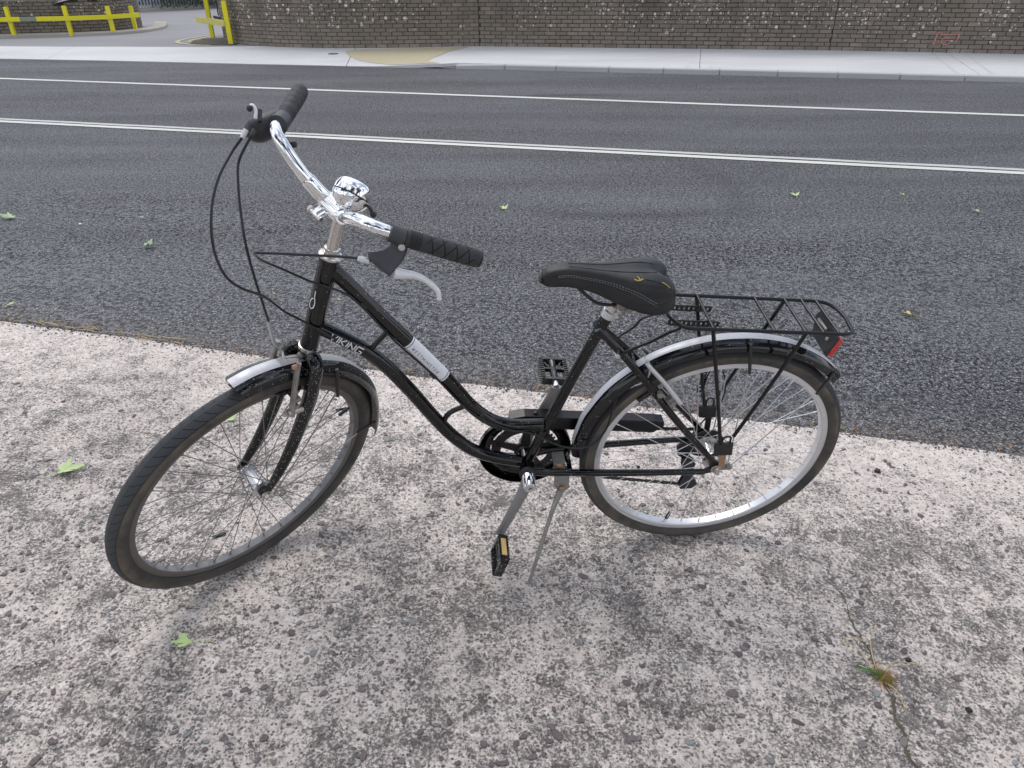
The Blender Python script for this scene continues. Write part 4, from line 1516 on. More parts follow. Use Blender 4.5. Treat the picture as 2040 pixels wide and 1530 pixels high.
# ---- wheels
def make_wheel(name, label, C, ef, el, eu, tyre_m, rim_m, inner_m, spoke_m, hub_m, front):
    w = D.objects.new(name, None); COL.objects.link(w); w.parent = bike; w.empty_display_size = .05
    w.location = C
    w['label'] = label
    L = lambda f, l, u: ef * f + el * l + eu * u
    # tyre
    NS, NP = 200, 20
    rc, rt = (0.3340, 0.0240) if front else (0.3325, 0.0215)
    vs, uv, fs = [], [], []
    for i in range(NS + 1):
        a = 2 * PI * i / NS
        for j in range(NP + 1):
            b = math.radians(-142 + 284 * j / NP)
            r = rc + rt * math.cos(b) * 1.0
            l = (rt * 1.0) * math.sin(b)
            sq = 0.0
            vs.append(L(r * math.cos(a), l, r * math.sin(a)))
            uv.append((a * 0.35, rt * b))
    for i in range(NS):
        for j in range(NP):
            q = i * (NP + 1) + j
            fs.append((q, q + NP + 1, q + NP + 2, q + 1))
    mesh_obj('tyre', vs, fs, tyre_m, w, True, uvs=uv)
    # rim
    prof = [(.3185, .0128), (.3178, .0108), (.309, .0098), (.309, -.0098), (.3178, -.0108), (.3185, -.0128), (.311, -.0128), (.3105, -.0120), (.304, -.0124), (.2995, -.0098), (.2990, 0), (.2995, .0098), (.304, .0124), (.3105, .0120), (.311, .0128)]
    n = len(prof)
    vs, fs = [], []
    for i in range(NS):
        a = 2 * PI * i / NS
        for (r, l) in prof:
            vs.append(L(r * math.cos(a), l, r * math.sin(a)))
    mi = []
    for i in range(NS):
        i2 = (i + 1) % NS
        for j in range(n):
            j2 = (j + 1) % n
            fs.append((i * n + j, i * n + j2, i2 * n + j2, i2 * n + j))
            mi.append(1 if j in (9, 10) else 0)
    o = mesh_obj('rim', vs, fs, [rim_m, inner_m], w, True)
    o.data.polygons.foreach_set('material_index', mi)
    bm = bmesh.new(); bm.from_mesh(o.data)
    bmesh.ops.recalc_face_normals(bm, faces=bm.faces)
    for e in bm.edges:
        if len(e.link_faces) == 2 and e.calc_face_angle(0) > .5: e.smooth = False
    bm.to_mesh(o.data); bm.free()
    # spokes, laced three cross
    fl = .030
    for k in range(36):
        side = 1 if k % 2 == 0 else -1
        kk = k // 2
        a = 2 * PI * (k + .5) / 36
        off = math.radians(68) * (1 if kk % 2 == 0 else -1)
        rh = .021 if front else (.024 if side > 0 else .028)
        lh = side * (fl if front else (.032 if side > 0 else .026)) + (.0016 if kk % 2 else -.0016)
        p = L(rh * math.cos(a + off), lh, rh * math.sin(a + off))
        q = L(.2985 * math.cos(a), side * .0025, .2985 * math.sin(a))
        m_ = MB(); m_.tube([p, q], .00105 if not front else .00110, 6)
        m_.tube([q + (p - q).normalized() * .011, q], .0021, 6)
        m_.build('spoke', spoke_m, w)
    # hub
    m_ = MB()
    if front:
        m_.lathe(L(0, 0, 0), el, [(-.036, .010), (-.034, .017), (-.0325, .0235), (-.029, .0235), (-.0275, .0165), (-.02, .0148), (.02, .0148), (.0275, .0165), (.029, .0235), (.0325, .0235), (.034, .017), (.036, .010)], 28)
    else:
        m_.lathe(L(0, 0, 0), el, [(-.030, .020), (-.028, .031), (-.0245, .031), (-.022, .021), (-.01, .0185), (.02, .0185), (.029, .0205), (.031, .027), (.0345, .027), (.036, .018), (.042, .012)], 28)
    m_.build('hub', hub_m, w)
    m_ = MB()
    e = .050 if front else .060
    m_.lathe(L(0, 0, 0), el, [(-e + .002, .010), (-e + .004, .0125), (-.037, .0125), (-.036, .006), (.036, .006), (.037, .0125), (e - .004, .0125), (e - .002, .010)], 16)
    m_.build('cone', M['dirty_black'], w)
    for sgn in (1, -1):
        m_ = MB()
        m_.lathe(L(0, sgn * e, 0), el * sgn, [(.0045, .0135), (.007, .0135), (.0072, .0105)], 20)
        m_.lathe(L(0, sgn * e, 0), el * sgn, [(.0072, .0100), (.016, .0100), (.0175, .0085)], 6)
        m_.lathe(L(0, sgn * e, 0), el * sgn, [(.015, .0048), (.0245, .0048), (.0255, .0040)], 12)
        m_.build('axle_nut', M['bolt'] if front else M['bolt'], w)
    # valve
    a = math.radians(152 if front else 285)
    m_ = MB(); p = L(.2985 * math.cos(a), 0, .2985 * math.sin(a)); d = L(math.cos(a), 0, math.sin(a))
    m_.tube([p, p - d * .020], .0030, 8); m_.tube([p - d * .010, p - d * .034], [.0052, .0048], 10)
    m_.build('valve', M['plastic'], w)
    return w


xf, xl, xu = Vector((1, 0, 0)), Vector((0, 1, 0)), Vector((0, 0, 1))
make_wheel('front_wheel', 'front wheel turned to the left, dusty rim and treaded tyre', F(*CF), f2, l2, ax2, M['tyre_front'], M['rim_front'], M['rim_dust'], M['spoke_front'], M['alloy'], True)
make_wheel('rear_wheel', 'rear wheel with bright aluminium rim', F(0, 0, 0), xf, xl, xu, M['tyre_rear'], M['rim_rear'], M['rim_rear'], M['spoke_rear'], M['chrome_dull'], False)

# ---- frame
TT = [(0.925, 0.626), (0.9052, 0.599), (0.8405, 0.5055), (0.7765, 0.4182), (0.7385, 0.3650), (0.7011, 0.3109), (0.6720, 0.2640), (0.6400, 0.2120), (0.5955, 0.1636), (0.5396, 0.1377), (0.4573, 0.1327)]
DT = [(0.985, 0.478), (0.9617, 0.4649), (0.9206, 0.4350), (0.8750, 0.3985), (0.8330, 0.3500), (0.7885, 0.2800), (0.7418, 0.1960), (0.6980, 0.1230), (0.6540, 0.0690), (0.6162, 0.0400), (0.5679, 0.0195), (0.5143, 0.0030)]
RT = 0.0168
fm = MB()
fm.tube([ST(0, 0, -.006), ST(0, 0, .229)], .0213, 28)
fm.tube(FL(TT, 0), RT, 32, 8)
fm.tube(FL(DT, 0), RT, 32, 8)
fm.tube(FL([(0.3202, 0.4732), (0.4074, 0.2421), (0.4970, -0.0060)], 0), .0137, 20, 4)
fm.tube([F(.497, -.034, -.006), F(.497, .034, -.006)], .0205, 24)
fm.tube(FL([(0.8614, 0.4000), (0.8186, 0.4477)], 0), .0068, 12)
fm.tube(FL([(0.7087, 0.1500), (0.7030, 0.1760), (0.6850, 0.1960), (0.6480, 0.2130)], 0), .0066, 12, 5)
for s in (1, -1):
    fm.tube([F(.345, s * .010, .437), F(.2491, s * .030, .3293), F(.12, s * .055, .160), F(.0160, s * .062, .0330)], [.0098, .0098, .0090, .0080], 14, 4)
    fm.tube([F(.492, s * .022, -.006), F(.4738, s * .034, -.006), F(.40, s * .044, -.004), F(.22, s * .055, -.008), F(.028, s * .062, -.0120)], [.0102, .0102, .0098, .0095, .0080], 14, 4)
    fm.extrude([F(.032, s * .060, .048), F(.008, s * .060, .030), F(-.020, s * .060, .016), (F(-.026, s * .060, .002)), F(-.012, s * .060, -.014), F(.03, s * .060, -.022), F(.042, s * .060, -.014), F(.016, s * .060, .006)], YL, .005)
# bridge
fm.tube([F(.2491, .030, .332), F(.2491, -.030, .332)], .006, 10)
fm.tube([F(.385, .040, -.004), F(.385, -.040, -.004)], .007, 10)
fm.build('frame', M['frame'], bike)

# paint marks on the tubes
def tube_map(path2, r, k=6):
    P = catmull(FL(path2, 0), k)
    Fr = frames(P, YL)
    Sx = [0.0]
    for a, b in zip(P[:-1], P[1:]): Sx.append(Sx[-1] + (b - a).length)
    def fn(s, phi, off=0.0010):
        for i in range(len(Sx) - 1):
            if s <= Sx[i + 1]: break
        w = (s - Sx[i]) / (Sx[i + 1] - Sx[i])
        c = P[i].lerp(P[i + 1], w); t_, sd, u = Fr[i]; t2, sd2, u2 = Fr[i + 1]
        sd = sd.lerp(sd2, w).normalized(); u = u.lerp(u2, w).normalized()
        return c + (u * math.cos(phi) + sd * math.sin(phi)) * (r + off)
    fn.at = lambda x: min(range(len(P)), key=lambda i: abs(P[i].x - x))
    fn.s = lambda x: Sx[fn.at(x)]
    return fn


GLY = {
 'V': ([[(0, 1), (.5, 0), (1, 1)]], 1.0), 'I': ([[(0, 0), (0, 1)]], .12), 'K': ([[(0, 0), (0, 1)], [(.95, 1), (.22, .5), (1, 0)]], 1.0),
 'N': ([[(0, 0), (0, 1), (1, 0), (1, 1)]], 1.0), 'G': ([[(1, 1), (.15, 1), (0, .85), (0, .15), (.15, 0), (1, 0), (1, .48), (.5, .48)]], 1.05),
 'W': ([[(0, 1), (.25, 0), (.5, 1), (.75, 0), (1, 1)]], .95), 'E': ([[(1, 1), (0, 1), (0, 0), (1, 0)], [(0, .5), (.85, .5)]], .58),
 'S': ([[(1, .88), (.75, 1), (.25, 1), (0, .82), (.1, .6), (.9, .4), (1, .18), (.75, 0), (.25, 0), (0, .12)]], .62),
 'T': ([[(0, 1), (1, 1)], [(.5, 1), (.5, 0)]], .66), 'M': ([[(0, 0), (0, 1), (.5, .3), (1, 1), (1, 0)]], .9),
 'R': ([[(0, 0), (0, 1), (.8, 1), (1, .82), (1, .65), (.8, .48), (0, .48)], [(.5, .48), (1, 0)]], .66),
}


def lettering(name, text, fn, s0, phi0, height, r, wscale, gap, lw, mat, slant=0.0):
    vs, fs = [], []
    x = s0
    for ch in text:
        st, wd = GLY[ch]
        wd_ = wd * height * wscale if ch != 'I' else 0.0
        for pl in st:
            pts = [(x + a * wd_ + slant * b * height, (b - .5) * height) for a, b in pl]
            # finer points
            q = []
            for (a, b), (c, d) in zip(pts[:-1], pts[1:]):
                for t_ in np.linspace(0, 1, 4)[:-1]: q.append((a + (c - a) * t_, b + (d - b) * t_))
            q.append(pts[-1])
            b0 = len(vs)
            for i, (a, b) in enumerate(q):
                pa = q[max(0, i - 1)]; pb = q[min(len(q) - 1, i + 1)]
                dx, dy = pb[0] - pa[0], pb[1] - pa[1]; L = math.hypot(dx, dy) or 1
                nx, ny = -dy / L, dx / L
                for sg_ in (-1, 1):
                    vs.append(fn(a + nx * lw / 2 * sg_, phi0 + (b + ny * lw / 2 * sg_) / r))
            for i in range(len(q) - 1):
                fs.append((b0 + 2 * i, b0 + 2 * i + 1, b0 + 2 * i + 3, b0 + 2 * i + 2))
        x += wd_ + gap
    mesh_obj(name, vs, fs, mat, bike, False)
    return x


dmap = tube_map(DT, RT)
lettering('lettering', 'VIKING', dmap, dmap.s(0.9400), 0.10, .0155, RT, 0.86, .0046, .0026, M['white_print'], 0.10)
tmap = tube_map(TT, RT)
sa, sb = tmap.s(0.7800), tmap.s(0.7000)
def band(name, fn, s0, s1, mat, off, n=24, m=8):
    vs = [fn(s0 + (s1 - s0) * i / m, 2 * PI * k / n, off) for i in range(m + 1) for k in range(n)]
    fs = [(i * n + k, i * n + (k + 1) % n, (i + 1) * n + (k + 1) % n, (i + 1) * n + k) for i in range(m) for k in range(n)]
    return mesh_obj(name, vs, fs, mat, bike, True)


band('sticker', tmap, sa, sb, M['sticker'], .0004)
band('sticker_line', tmap, sa + .0040, sa + .0056, M['frame'], .0006, m=1)
band('sticker_line', tmap, sb - .0056, sb - .0040, M['frame'], .0006, m=1)
lettering('lettering', 'WESTMINSTER', tmap, sa + .0140, 0.16, .0074, RT, 0.88, .0044, .00105, M['sticker_text'])
# looped emblem on the head tube
hp = [ST(0, 0, u) for u in np.linspace(0.05, .20, 30)]
def hmap(s, phi, off=.0005):
    c = ST(0, 0, s)
    fwd = Vector((0.9406, 0, 0.3395)); return c + (YL * math.cos(phi) + fwd * math.sin(phi)) * (.0213 + off)
em = catmull([Vector(p) for p in ((.150, .62, 0), (.138, .60, 0), (.128, .50, 0), (.118, .42, 0), (.108, .52, 0), (.104, .72, 0), (.107, .95, 0), (.116, 1.05, 0), (.126, .90, 0), (.131, .68, 0))], 5)
vs, fs = [], []
for i, p in enumerate(em):
    a = em[max(0, i - 1)]; b = em[min(len(em) - 1, i + 1)]
    ds, dp = b.x - a.x, (b.y - a.y) * .02; L = math.hypot(ds, dp) or 1
    for q in (-1, 1): vs.append(hmap(p.x - dp / L * .0011 * q, p.y + ds / L * .0011 * q / .02))
fs = [(2 * i, 2 * i + 1, 2 * i + 3, 2 * i + 2) for i in range(len(em) - 1)]
mesh_obj('emblem', vs, fs, M['white_print'], bike, False)

# headset
m = MB()
m.lathe(ST(0, 0, .2292), ax2, [(0, .0218), (.002, .0242), (.006, .0244), (.0085, .0205)], 32)
m.lathe(ST(0, 0, .2378), ax2, [(0, .0185), (.0065, .0185), (.0078, .0165)], 6)
m.lathe(ST(0, 0, .2457), ax2, [(0, .0168), (.006, .0168), (.0072, .0150)], 8)
m.build('headset_nut', M['chrome_dull'], bike)
m = MB(); m.lathe(ST(0, 0, -.0165), ax2, [(0, .0214), (.0015, .0236), (.009, .0238), (.0105, .0214)], 32)
m.build('headset_cup', M['chrome_dull'], bike)

# fork
m = MB()
m.tube([FW(-.0758, 0, .385), FW(-.0758, 0, .412)], [.0165, .0180], 24)
for s in (1, -1):
    m.tube([FW(-.0758, s * .004, .396), FW(-.0745, s * .022, .400), FW(-.0700, s * .0400, .388), FW(-.0660, s * .0490, .355), FW(-.0665, s * .050, .29), FW(-.0600, s * .049, .215), FW(-.0450, s * .051, .135), FW(-.0250, s * .052, .065), FW(-.0050, s * .052, .014)],
           [.0150, .0180, .0192, .0188, .0180, .0168, .0150, .0128, .0095], 18, 4, ell=(1.0, .92))
    m.extrude([FW(-.016, s * .052, .030), FW(.010, s * .052, .018), FW(.014, s * .052, -.006), FW(.004, s * .052, -.016), FW(-.010, s * .052, -.012), FW(-.018, s * .052, .008)], l2, .005)
m.build('fork', M['fork'], bike)

# stem, handlebar
m = MB()
m.tube([ST(0, 0, .24), ST(0, 0, .330)], .0128, 24)
m.tube([ST(0, 0, .322), ST(.001, 0, .338), ST(.012, 0, .352), BR(.044, 0, .366)], [.0130, .0150, .0155, .0150], 20, 5)
m.build('quill', M['chrome_dull'], bike)
m = MB()
m.tube([BR(.0545, -.031, .374), BR(.0535, -.029, .3735), BR(.052, 0, .372), BR(.0525, .022, .3725), BR(.0530, .024, .3730)], [.0160, .0180, .0182, .0180, .0160], 30)
m.build('clamp', M['chrome'], bike)
m = MB()
m.tube([BR(.066, -.020, .362), BR(.084, -.020, .353)], .0052, 10); m.tube([BR(.066, -.006, .362), BR(.084, -.006, .353)], .0052, 10)
m.tube([BR(.081, -.027, .3545), BR(.081, .002, .3545)], .0046, 10)
m.build('clamp_lug', M['chrome'], bike)
m = MB(); m.lathe(BR(.081, -.027, .3545), (BR(0, -1, 0) - BR(0, 0, 0)), [(0, .0068), (.006, .0068), (.0075, .004)], 12); m.build('clamp_bolt', M['bolt'], bike)

HB = [(.052, 0, .372), (.0560, .022, .376), (.0680, .038, .387), (.0860, .060, .4050), (.0990, .084, .4230), (.1070, .110, .4390), (.1070, .132, .4470), (.0960, .150, .4490), (.0740, .1665, .4465), (.0400, .194, .4445), (.013, .217, .4445), (-.040, .263, .4460)]
HBs = [(f, -l, u) for f, l, u in HB[:0:-1]] + HB
bar_pts = catmull([BR(*p) for p in HBs], 8)
m = MB(); m.tube(bar_pts, .0116, 28); m.build('handlebar', M['chrome'], bike, sharp=80)
m = MB(); m.tube([BR(.0835, -.0565, .4025), BR(.0820, -.0550, .4010), BR(.0680, -.038, .387), BR(.0560, -.026, .3775)], [.0122, .0140, .0146, .0146], 28, 3); m.build('bar_sleeve', M['chrome'], bike, sharp=80)


def mirror_l(L, s):
    return [(a, b * s, c) for a, b, c in L]


for s, nm in ((1, 'near'), (-1, 'far')):
    a = BR(.062, s * .1760, .4455); b = BR(-.044, s * .2665, .4462)
    d = (b - a)
    P = [a + d * t_ for t_ in np.linspace(0, 1, 40)]
    R = []
    for i in range(40):
        x = i / 39
        r = .0160
        if x < .02: r = .0152
        if .22 < x < .27: r = .0166
        if x > .27: r = .0158 + .0012 * math.sin((x - .27) / .73 * PI * .9)
        if x > .97: r = .0150
        R.append(r)
    m = MB(); m.tube(P, R, 28, 0, True, None, None)
    # small rounded end
    m.tube([b, b + d.normalized() * .002], [.0150, .0125], 28)
    m.build('grip', M['grip'], bike, sharp=60)

# near brake lever
nrm_b = D3(Vector(BR(-.106 + 0, .094, .004) - BR(0, 0, 0)).cross(BR(.6, .25, -.75) - BR(0, 0, 0)))
lev = D.objects.new('brake_lever', None); COL.objects.link(lev); lev.parent = bike; lev.empty_display_size = .03
lev['label'] = 'near side brake lever with silver blade'
gd_ = D3(BR(-.106, .094, .004) - BR(0, 0, 0))
m = MB()
ca = BR(.0850, .1580, .4480); m.tube([ca, BR(.0640, .1745, .4458)], .0160, 26)
poly = [(0.0700, 0.1535, 0.4440), (0.0550, 0.1660, 0.4440), (0.0549, 0.1786, 0.4389), (0.0600, 0.1860, 0.4260), (0.0610, 0.1930, 0.4190), (0.0700, 0.2000, 0.4060), (0.0966, 0.2051, 0.3784), (0.1100, 0.1850, 0.3850), (0.1185, 0.1693, 0.3927), (0.1182, 0.1613, 0.4004), (0.1020, 0.1700, 0.4060), (0.0844, 0.1729, 0.4187), (0.0760, 0.1650, 0.4320)]
TC = (F(.66, 0, 1.405) - BR(.08, .18, .42)).normalized()
m.extrude([BR(*p) + TC * .010 for p in poly], nrm_b, .018)
m.build('lever_body', M['plastic_grey'], lev)
blade = [BR(*p) + TC * .006 for p in ((.0860, .2030, .3870), (.0700, .2160, .3905), (.0560, .2270, .3925), (.0440, .2420, .3905), (.0310, .2610, .3820), (.0290, .2680, .3745), (.0285, .2715, .3690))]
m = MB(); m.tube(blade, [.0105, .0075, .0060, .0052, .0048, .0044, .0040], 14, 5, ref=nrm_b, ell=(1.0, .9)); m.ball(blade[-1], .0046)
m.build('lever_blade', M['alloy_matt'], lev)
tocam = -nrm_b if (BR(0, 0, 0) - F(*(_h.dot(Vector((0, 0, 1.48)) - _C), _n.dot(Vector((0, 0, 1.48)) - _C), _up.dot(Vector((0, 0, 1.48)) - _C)))).dot(nrm_b) > 0 else nrm_b
for p, mm in (((0.0706, 0.1733, 0.4303), 'rust'), ((0.0709, 0.1865, 0.4178), 'bolt')):
    m = MB(); m.lathe(BR(*p) + TC * .013 + tocam * .0082, tocam, [(0, .0062), (.0018, .0062), (.0028, .0050), (.0028, .0030), (.0012, .0026), (.0012, 0)], 18); m.build('bolt', M[mm], lev)
m = MB(); a = BR(.1180, .1650, .3970); b = BR(0.1250, 0.1595, 0.3978)
m.tube([a, b], .0052, 12); m.build('adjuster', M['alloy'], lev)
m = MB(); m.tube([b, b + (b - a) * 1.0], [.0058, .0042], 12); m.build('cable_cap', M['cable_end'], lev)

# far side shifter and brake lever
sh = D.objects.new('shifter', None); COL.objects.link(sh); sh.parent = bike; sh.empty_display_size = .03
sh['label'] = 'black gear shifter with brake lever on the far end of the bar'
m = MB()
m.tube([F(.970, -.060, .906), F(.9800, -.050, .9050), F(.9950, -.0330, .9000), F(1.0080, -.0230, .8980), F(1.0200, -.0200, .8975), F(1.0290, -.0190, .8975)], [.014, .0200, .0270, .0280, .0230, .0130], 22, 4, ell=(.95, .86))
m.build('shifter_body', M['plastic'], sh)
m = MB(); a = BR(.0850, -.1580, .4480); m.tube([a, BR(.0620, -.1765, .4455)], .0165, 26)
m.tube([BR(.090, -.1545, .4485), a], .0180, 26)
m.build('clamp', M['plastic_grey'], sh)
m = MB(); m.ball(F(.9965, -.0080, .9080), (.0060, .0040, .0060)); m.build('cover_screw', M['alloy'], sh)
m = MB(); m.tube([F(1.0019, -.001, .9264), F(1.0000, -.006, .9372), F(1.0034, -.0118, .9450), F(1.009, -.0118, .9455)], [.0032, .0030, .0028, .0028], 10, 4)
m.build('thumb_lever', M['alloy_matt'], sh)
m = MB(); m.ball(F(1.0105, -.0095, .9415), (.0055, .0075, .0060)); m.build('lever_button', M['plastic'], sh)
m = MB(); m.tube([F(.9973, -.0073, .9200), F(.9945, -.0170, .9370)], [.0048, .0036], 10, ell=(1, .6)); m.build('release_lever', M['plastic_grey'], sh)
m = MB(); m.tube([F(.990, -.020, .899), F(.982, -.0330, .8862), F(.9719, -.0248, .8735), F(.9582, -.0206, .8687), F(.9440, -.0205, .8700)], [.010, .0105, .0085, .0085, .0070], 14, 4, ref=(0, 0, 1), ell=(1.0, .72))
m.build('lever_blade', M['plastic'], sh)
for a, b, mm, r in ((F(1.0215, .003, .9075), F(1.0294, .0135, .8973), 'cable_end', .0050), (F(1.006, .003, .9075), F(1.0135, .0108, .9002), 'plastic_grey', .0048)):
    m = MB(); m.tube([a, b], [r, r * .8], 12); m.build('adjuster', M[mm], sh)

# bell
bw = Vector((.43, .45, .78)).normalized()
bax = Vector((_h.dot(bw), _n.dot(bw), _up.dot(bw)))
right_ = Vector((_h.x, _n.x, _up.x)); upc = Vector((_h.dot(Vector((0, .502, .865))), _n.dot(Vector((0, .502, .865))), _up.dot(Vector((0, .502, .865)))))
bc = F(.8428, .0741, .8100)
bell = D.objects.new('bell', None); COL.objects.link(bell); bell.parent = bike; bell.empty_display_size = .03
bell['label'] = 'round chrome bell clamped beside the stem'
m = MB(); m.lathe(bc, bax, [(.0012, .0340), (.0012, .0362), (.0100, .0358), (.0180, .0335), (.0240, .0280), (.0275, .0200), (.0290, .0100), (.0293, 0)], 48); m.build('upper_dome', M['chrome'], bell, sharp=60)
m = MB(); m.lathe(bc, -bax, [(.0012, .0340), (.0012, .0362), (.0080, .0350), (.0160, .0300), (.0235, .0215), (.0270, .0120), (.0280, 0)], 48); m.build('lower_dome', M['chrome'], bell, sharp=60)
m = MB(); m.lathe(bc, bax, [(-.0012, .0330), (.0012, .0330)], 40); m.build('gap_ring', M['plastic'], bell)
m = MB(); a = bc + right_ * .026 - upc * .0155; b = bc + right_ * .034 - upc * .024; c_ = bc + right_ * .0395 - upc * .0345
m.tube([a, b, c_], [.0026, .0060, .0062], 12, 4, ell=(1, .6)); m.ball(c_, (.0062, .0062, .0062)); m.build('striker', M['plastic'], bell)
m = MB(); m.tube([bc - bax * .024, bc - bax * .030, BR(.063, .031, .383)], [.008, .007, .006], 12)
m.tube([BR(.0590, .0260, .3790), BR(.0680, .0375, .3868)], .0140, 24); m.build('bracket', M['chrome'], bell)

# ---- cables
for pts, nm in (([(1.0294, .0135, .8973), (1.0475, .0315, .8794), (1.064, .0890, .8572), (1.0722, .1439, .8235), (1.0700, .1900, .7767), (1.0550, .2150, .7380), (1.0330, .2120, .7080), (1.0200, .1500, .6500), (1.0120, .0700, .5600), (.9930, .0260, .5050), (.9640, .0240, .4790), (.9300, .0200, .4450)], 'gear_cable'),
                ([(1.0135, .0108, .9000), (1.0394, .0301, .8628), (1.0407, .0608, .8387), (1.0366, .1033, .8015), (1.0276, .1516, .7581), (1.032, .1374, .6872), (1.0349, .1201, .62), (1.0392, .0987, .5573)], 'front_brake_cable'),
                ([(.8030, .2190, .7590), (.8459, .2137, .7652), (.9218, .2089, .7703), (.9801, .2067, .7743), (1.0010, .2000, .7700), (1.0112, .1407, .7224), (.9967, .0772, .6648), (.9572, .0290, .6030), (.9000, .0220, .5700), (.8640, .0190, .5300), (.7994, .0170, .4274), (.7253, .0165, .3290), (.6619, .0180, .2334), (.6144, .0190, .1814), (.5460, .0200, .1418), (.4886, .0230, .1251), (.4098, .0400, .0900), (.3449, .0480, .0930), (.3043, .0420, .1435), (.2890, .0330, .2200), (.2750, .0220, .2560), (.2641, .0200, .2601)], 'rear_brake_cable')):
    m = MB(); m.tube([F(*p) for p in pts], .0025, 10, 6); m.build(nm, M['cable'], bike)
for p in ((.860, .016, .530), (.7253, .014, .3270), (.6144, .0165, .1830)):
    m = MB(); c_ = F(*p); m.box(c_, ((.62, 0, .78), (0, 1, 0), (.78, 0, -.62)), (.009, .0042, .0042)); m.build('cable_clip', M['plastic'], bike)

# ---- brakes
fb = D.objects.new('front_brake', None); COL.objects.link(fb); fb.parent = bike; fb.empty_display_size = .03
for s in (1, -1):
    m = MB(); m.tube([FW(-.0215, s * .040, .418), FW(-.0200, s * .043, .370), FW(-.0210, s * .050, .300), FW(-.0225, s * .052, .268)], [.0052, .0068, .0072, .0085], 12, 4, ref=f2, ell=(1.2, .8))
    m.build('brake_arm', M['steel_dirty'], fb)
    m = MB(); m.lathe(FW(-.008, s * .050, .276), -f2, [(0, .0070), (-.006, .0070), (-.008, .0040)], 6); m.lathe(FW(-.060, s * .050, .276), f2, [(0, .009), (.05, .009)], 14)
    m.build('pivot_bolt', M['bolt'], fb)
    m = MB(); m.box(FW(-.028, s * .0185, .3145), (f2, l2, ax2), (.030, .0055, .0062)); m.tube([FW(-.024, s * .020, .3145), FW(-.024, s * .055, .3145)], .0042, 10); m.build('brake_pad', M['plastic_dusty'], fb)
    m = MB(); m.lathe(FW(-.030, s * .046, .3145), -l2 * -s, [(0, .0075), (.010, .0075), (.012, .005)], 8); m.lathe(FW(-.030, s * .045, .295), l2 * s, [(0, .006), (.012, .006)], 10); m.build('pad_washer', M['steel_dirty'], fb)
m = MB(); m.tube([F(1.0392, .0987, .5573), F(1.0470, .0760, .5250), F(1.0560, .0480, .4700), F(1.0560, .0250, .4350), F(1.0520, .0200, .4180), F(1.048, .030, .4080)], .0031, 12, 5); m.build('noodle', M['alloy'], fb)
m = MB(); m.tube([F(1.048, .030, .4080), FW(-.0300, .028, .420), FW(-.0215, .040, .416), FW(-.05, .048, .385)], .0009, 6, 3); m.build('brake_wire', M['cable'], fb)
m = MB(); m.lathe(FW(-.012, .040, .409), f2, [(-.004, .0058), (.004, .0058), (.006, .004)], 12); m.build('wire_bolt', M['rust'], fb)

rbk = D.objects.new('rear_brake', None); COL.objects.link(rbk); rbk.parent = bike; rbk.empty_display_size = .03
for s in (1, -1):
    m = MB(); m.tube([F(.2240, s * .034, .3480), F(.2187, s * .036, .3398), F(.1750, s * .044, .2900), F(.1400, s * .052, .2440), F(.1300, s * .054, .2320)], [.0040, .0058, .0066, .0075, .0068], 12, 4, ref=YL, ell=(1.0, .95))
    m.build('brake_arm', M['alloy'], rbk)
    m = MB(); m.box(F(.205, s * .0185, .2385), ((.76, 0, -.65), YL, (.65, 0, .76)), (.030, .0055, .0062)); m.tube([F(.198, s * .020, .241), F(.190, s * .058, .252)], .0045, 10)
    m.tube([F(.20, s * .040, .262), F(.18, s * .040, .242)], .0065, 10)
    m.build('brake_pad', M['plastic_dusty'], rbk)
    m = MB(); m.lathe(F(.185, s * .044, .262), YL * s, [(0, .0080), (.012, .0080), (.014, .005)], 10); m.lathe(F(.150, s * .050, .236), YL * s, [(0, .0075), (.010, .0075)], 6)
    m.tube([F(.160, s * .046, .246), F(.145, s * .046, .228)], .010, 12)
    m.build('pivot_bolt', M['steel_dirty'], rbk)
m = MB(); m.tube([F(.2265, .028, .3560), F(.2181, .030, .3422), F(.2140, .032, .3230), F(.2170, .030, .3000), F(.2294, .026, .2805), F(.2490, .022, .2689)], .0030, 12, 5); m.build('noodle', M['alloy'], rbk)
m = MB(); m.tube([F(.2470, .022, .2697), F(.2641, .020, .2601)], .0042, 12); m.build('noodle_end', M['cable_end'], rbk)
m = MB(); m.tube([F(.2265, .028, .3560), F(.2400, -.01, .372), F(.2260, -.034, .352)], .0010, 6, 3); m.ball(F(.2400, .004, .370), .0052); m.build('brake_wire', M['bolt'], rbk)

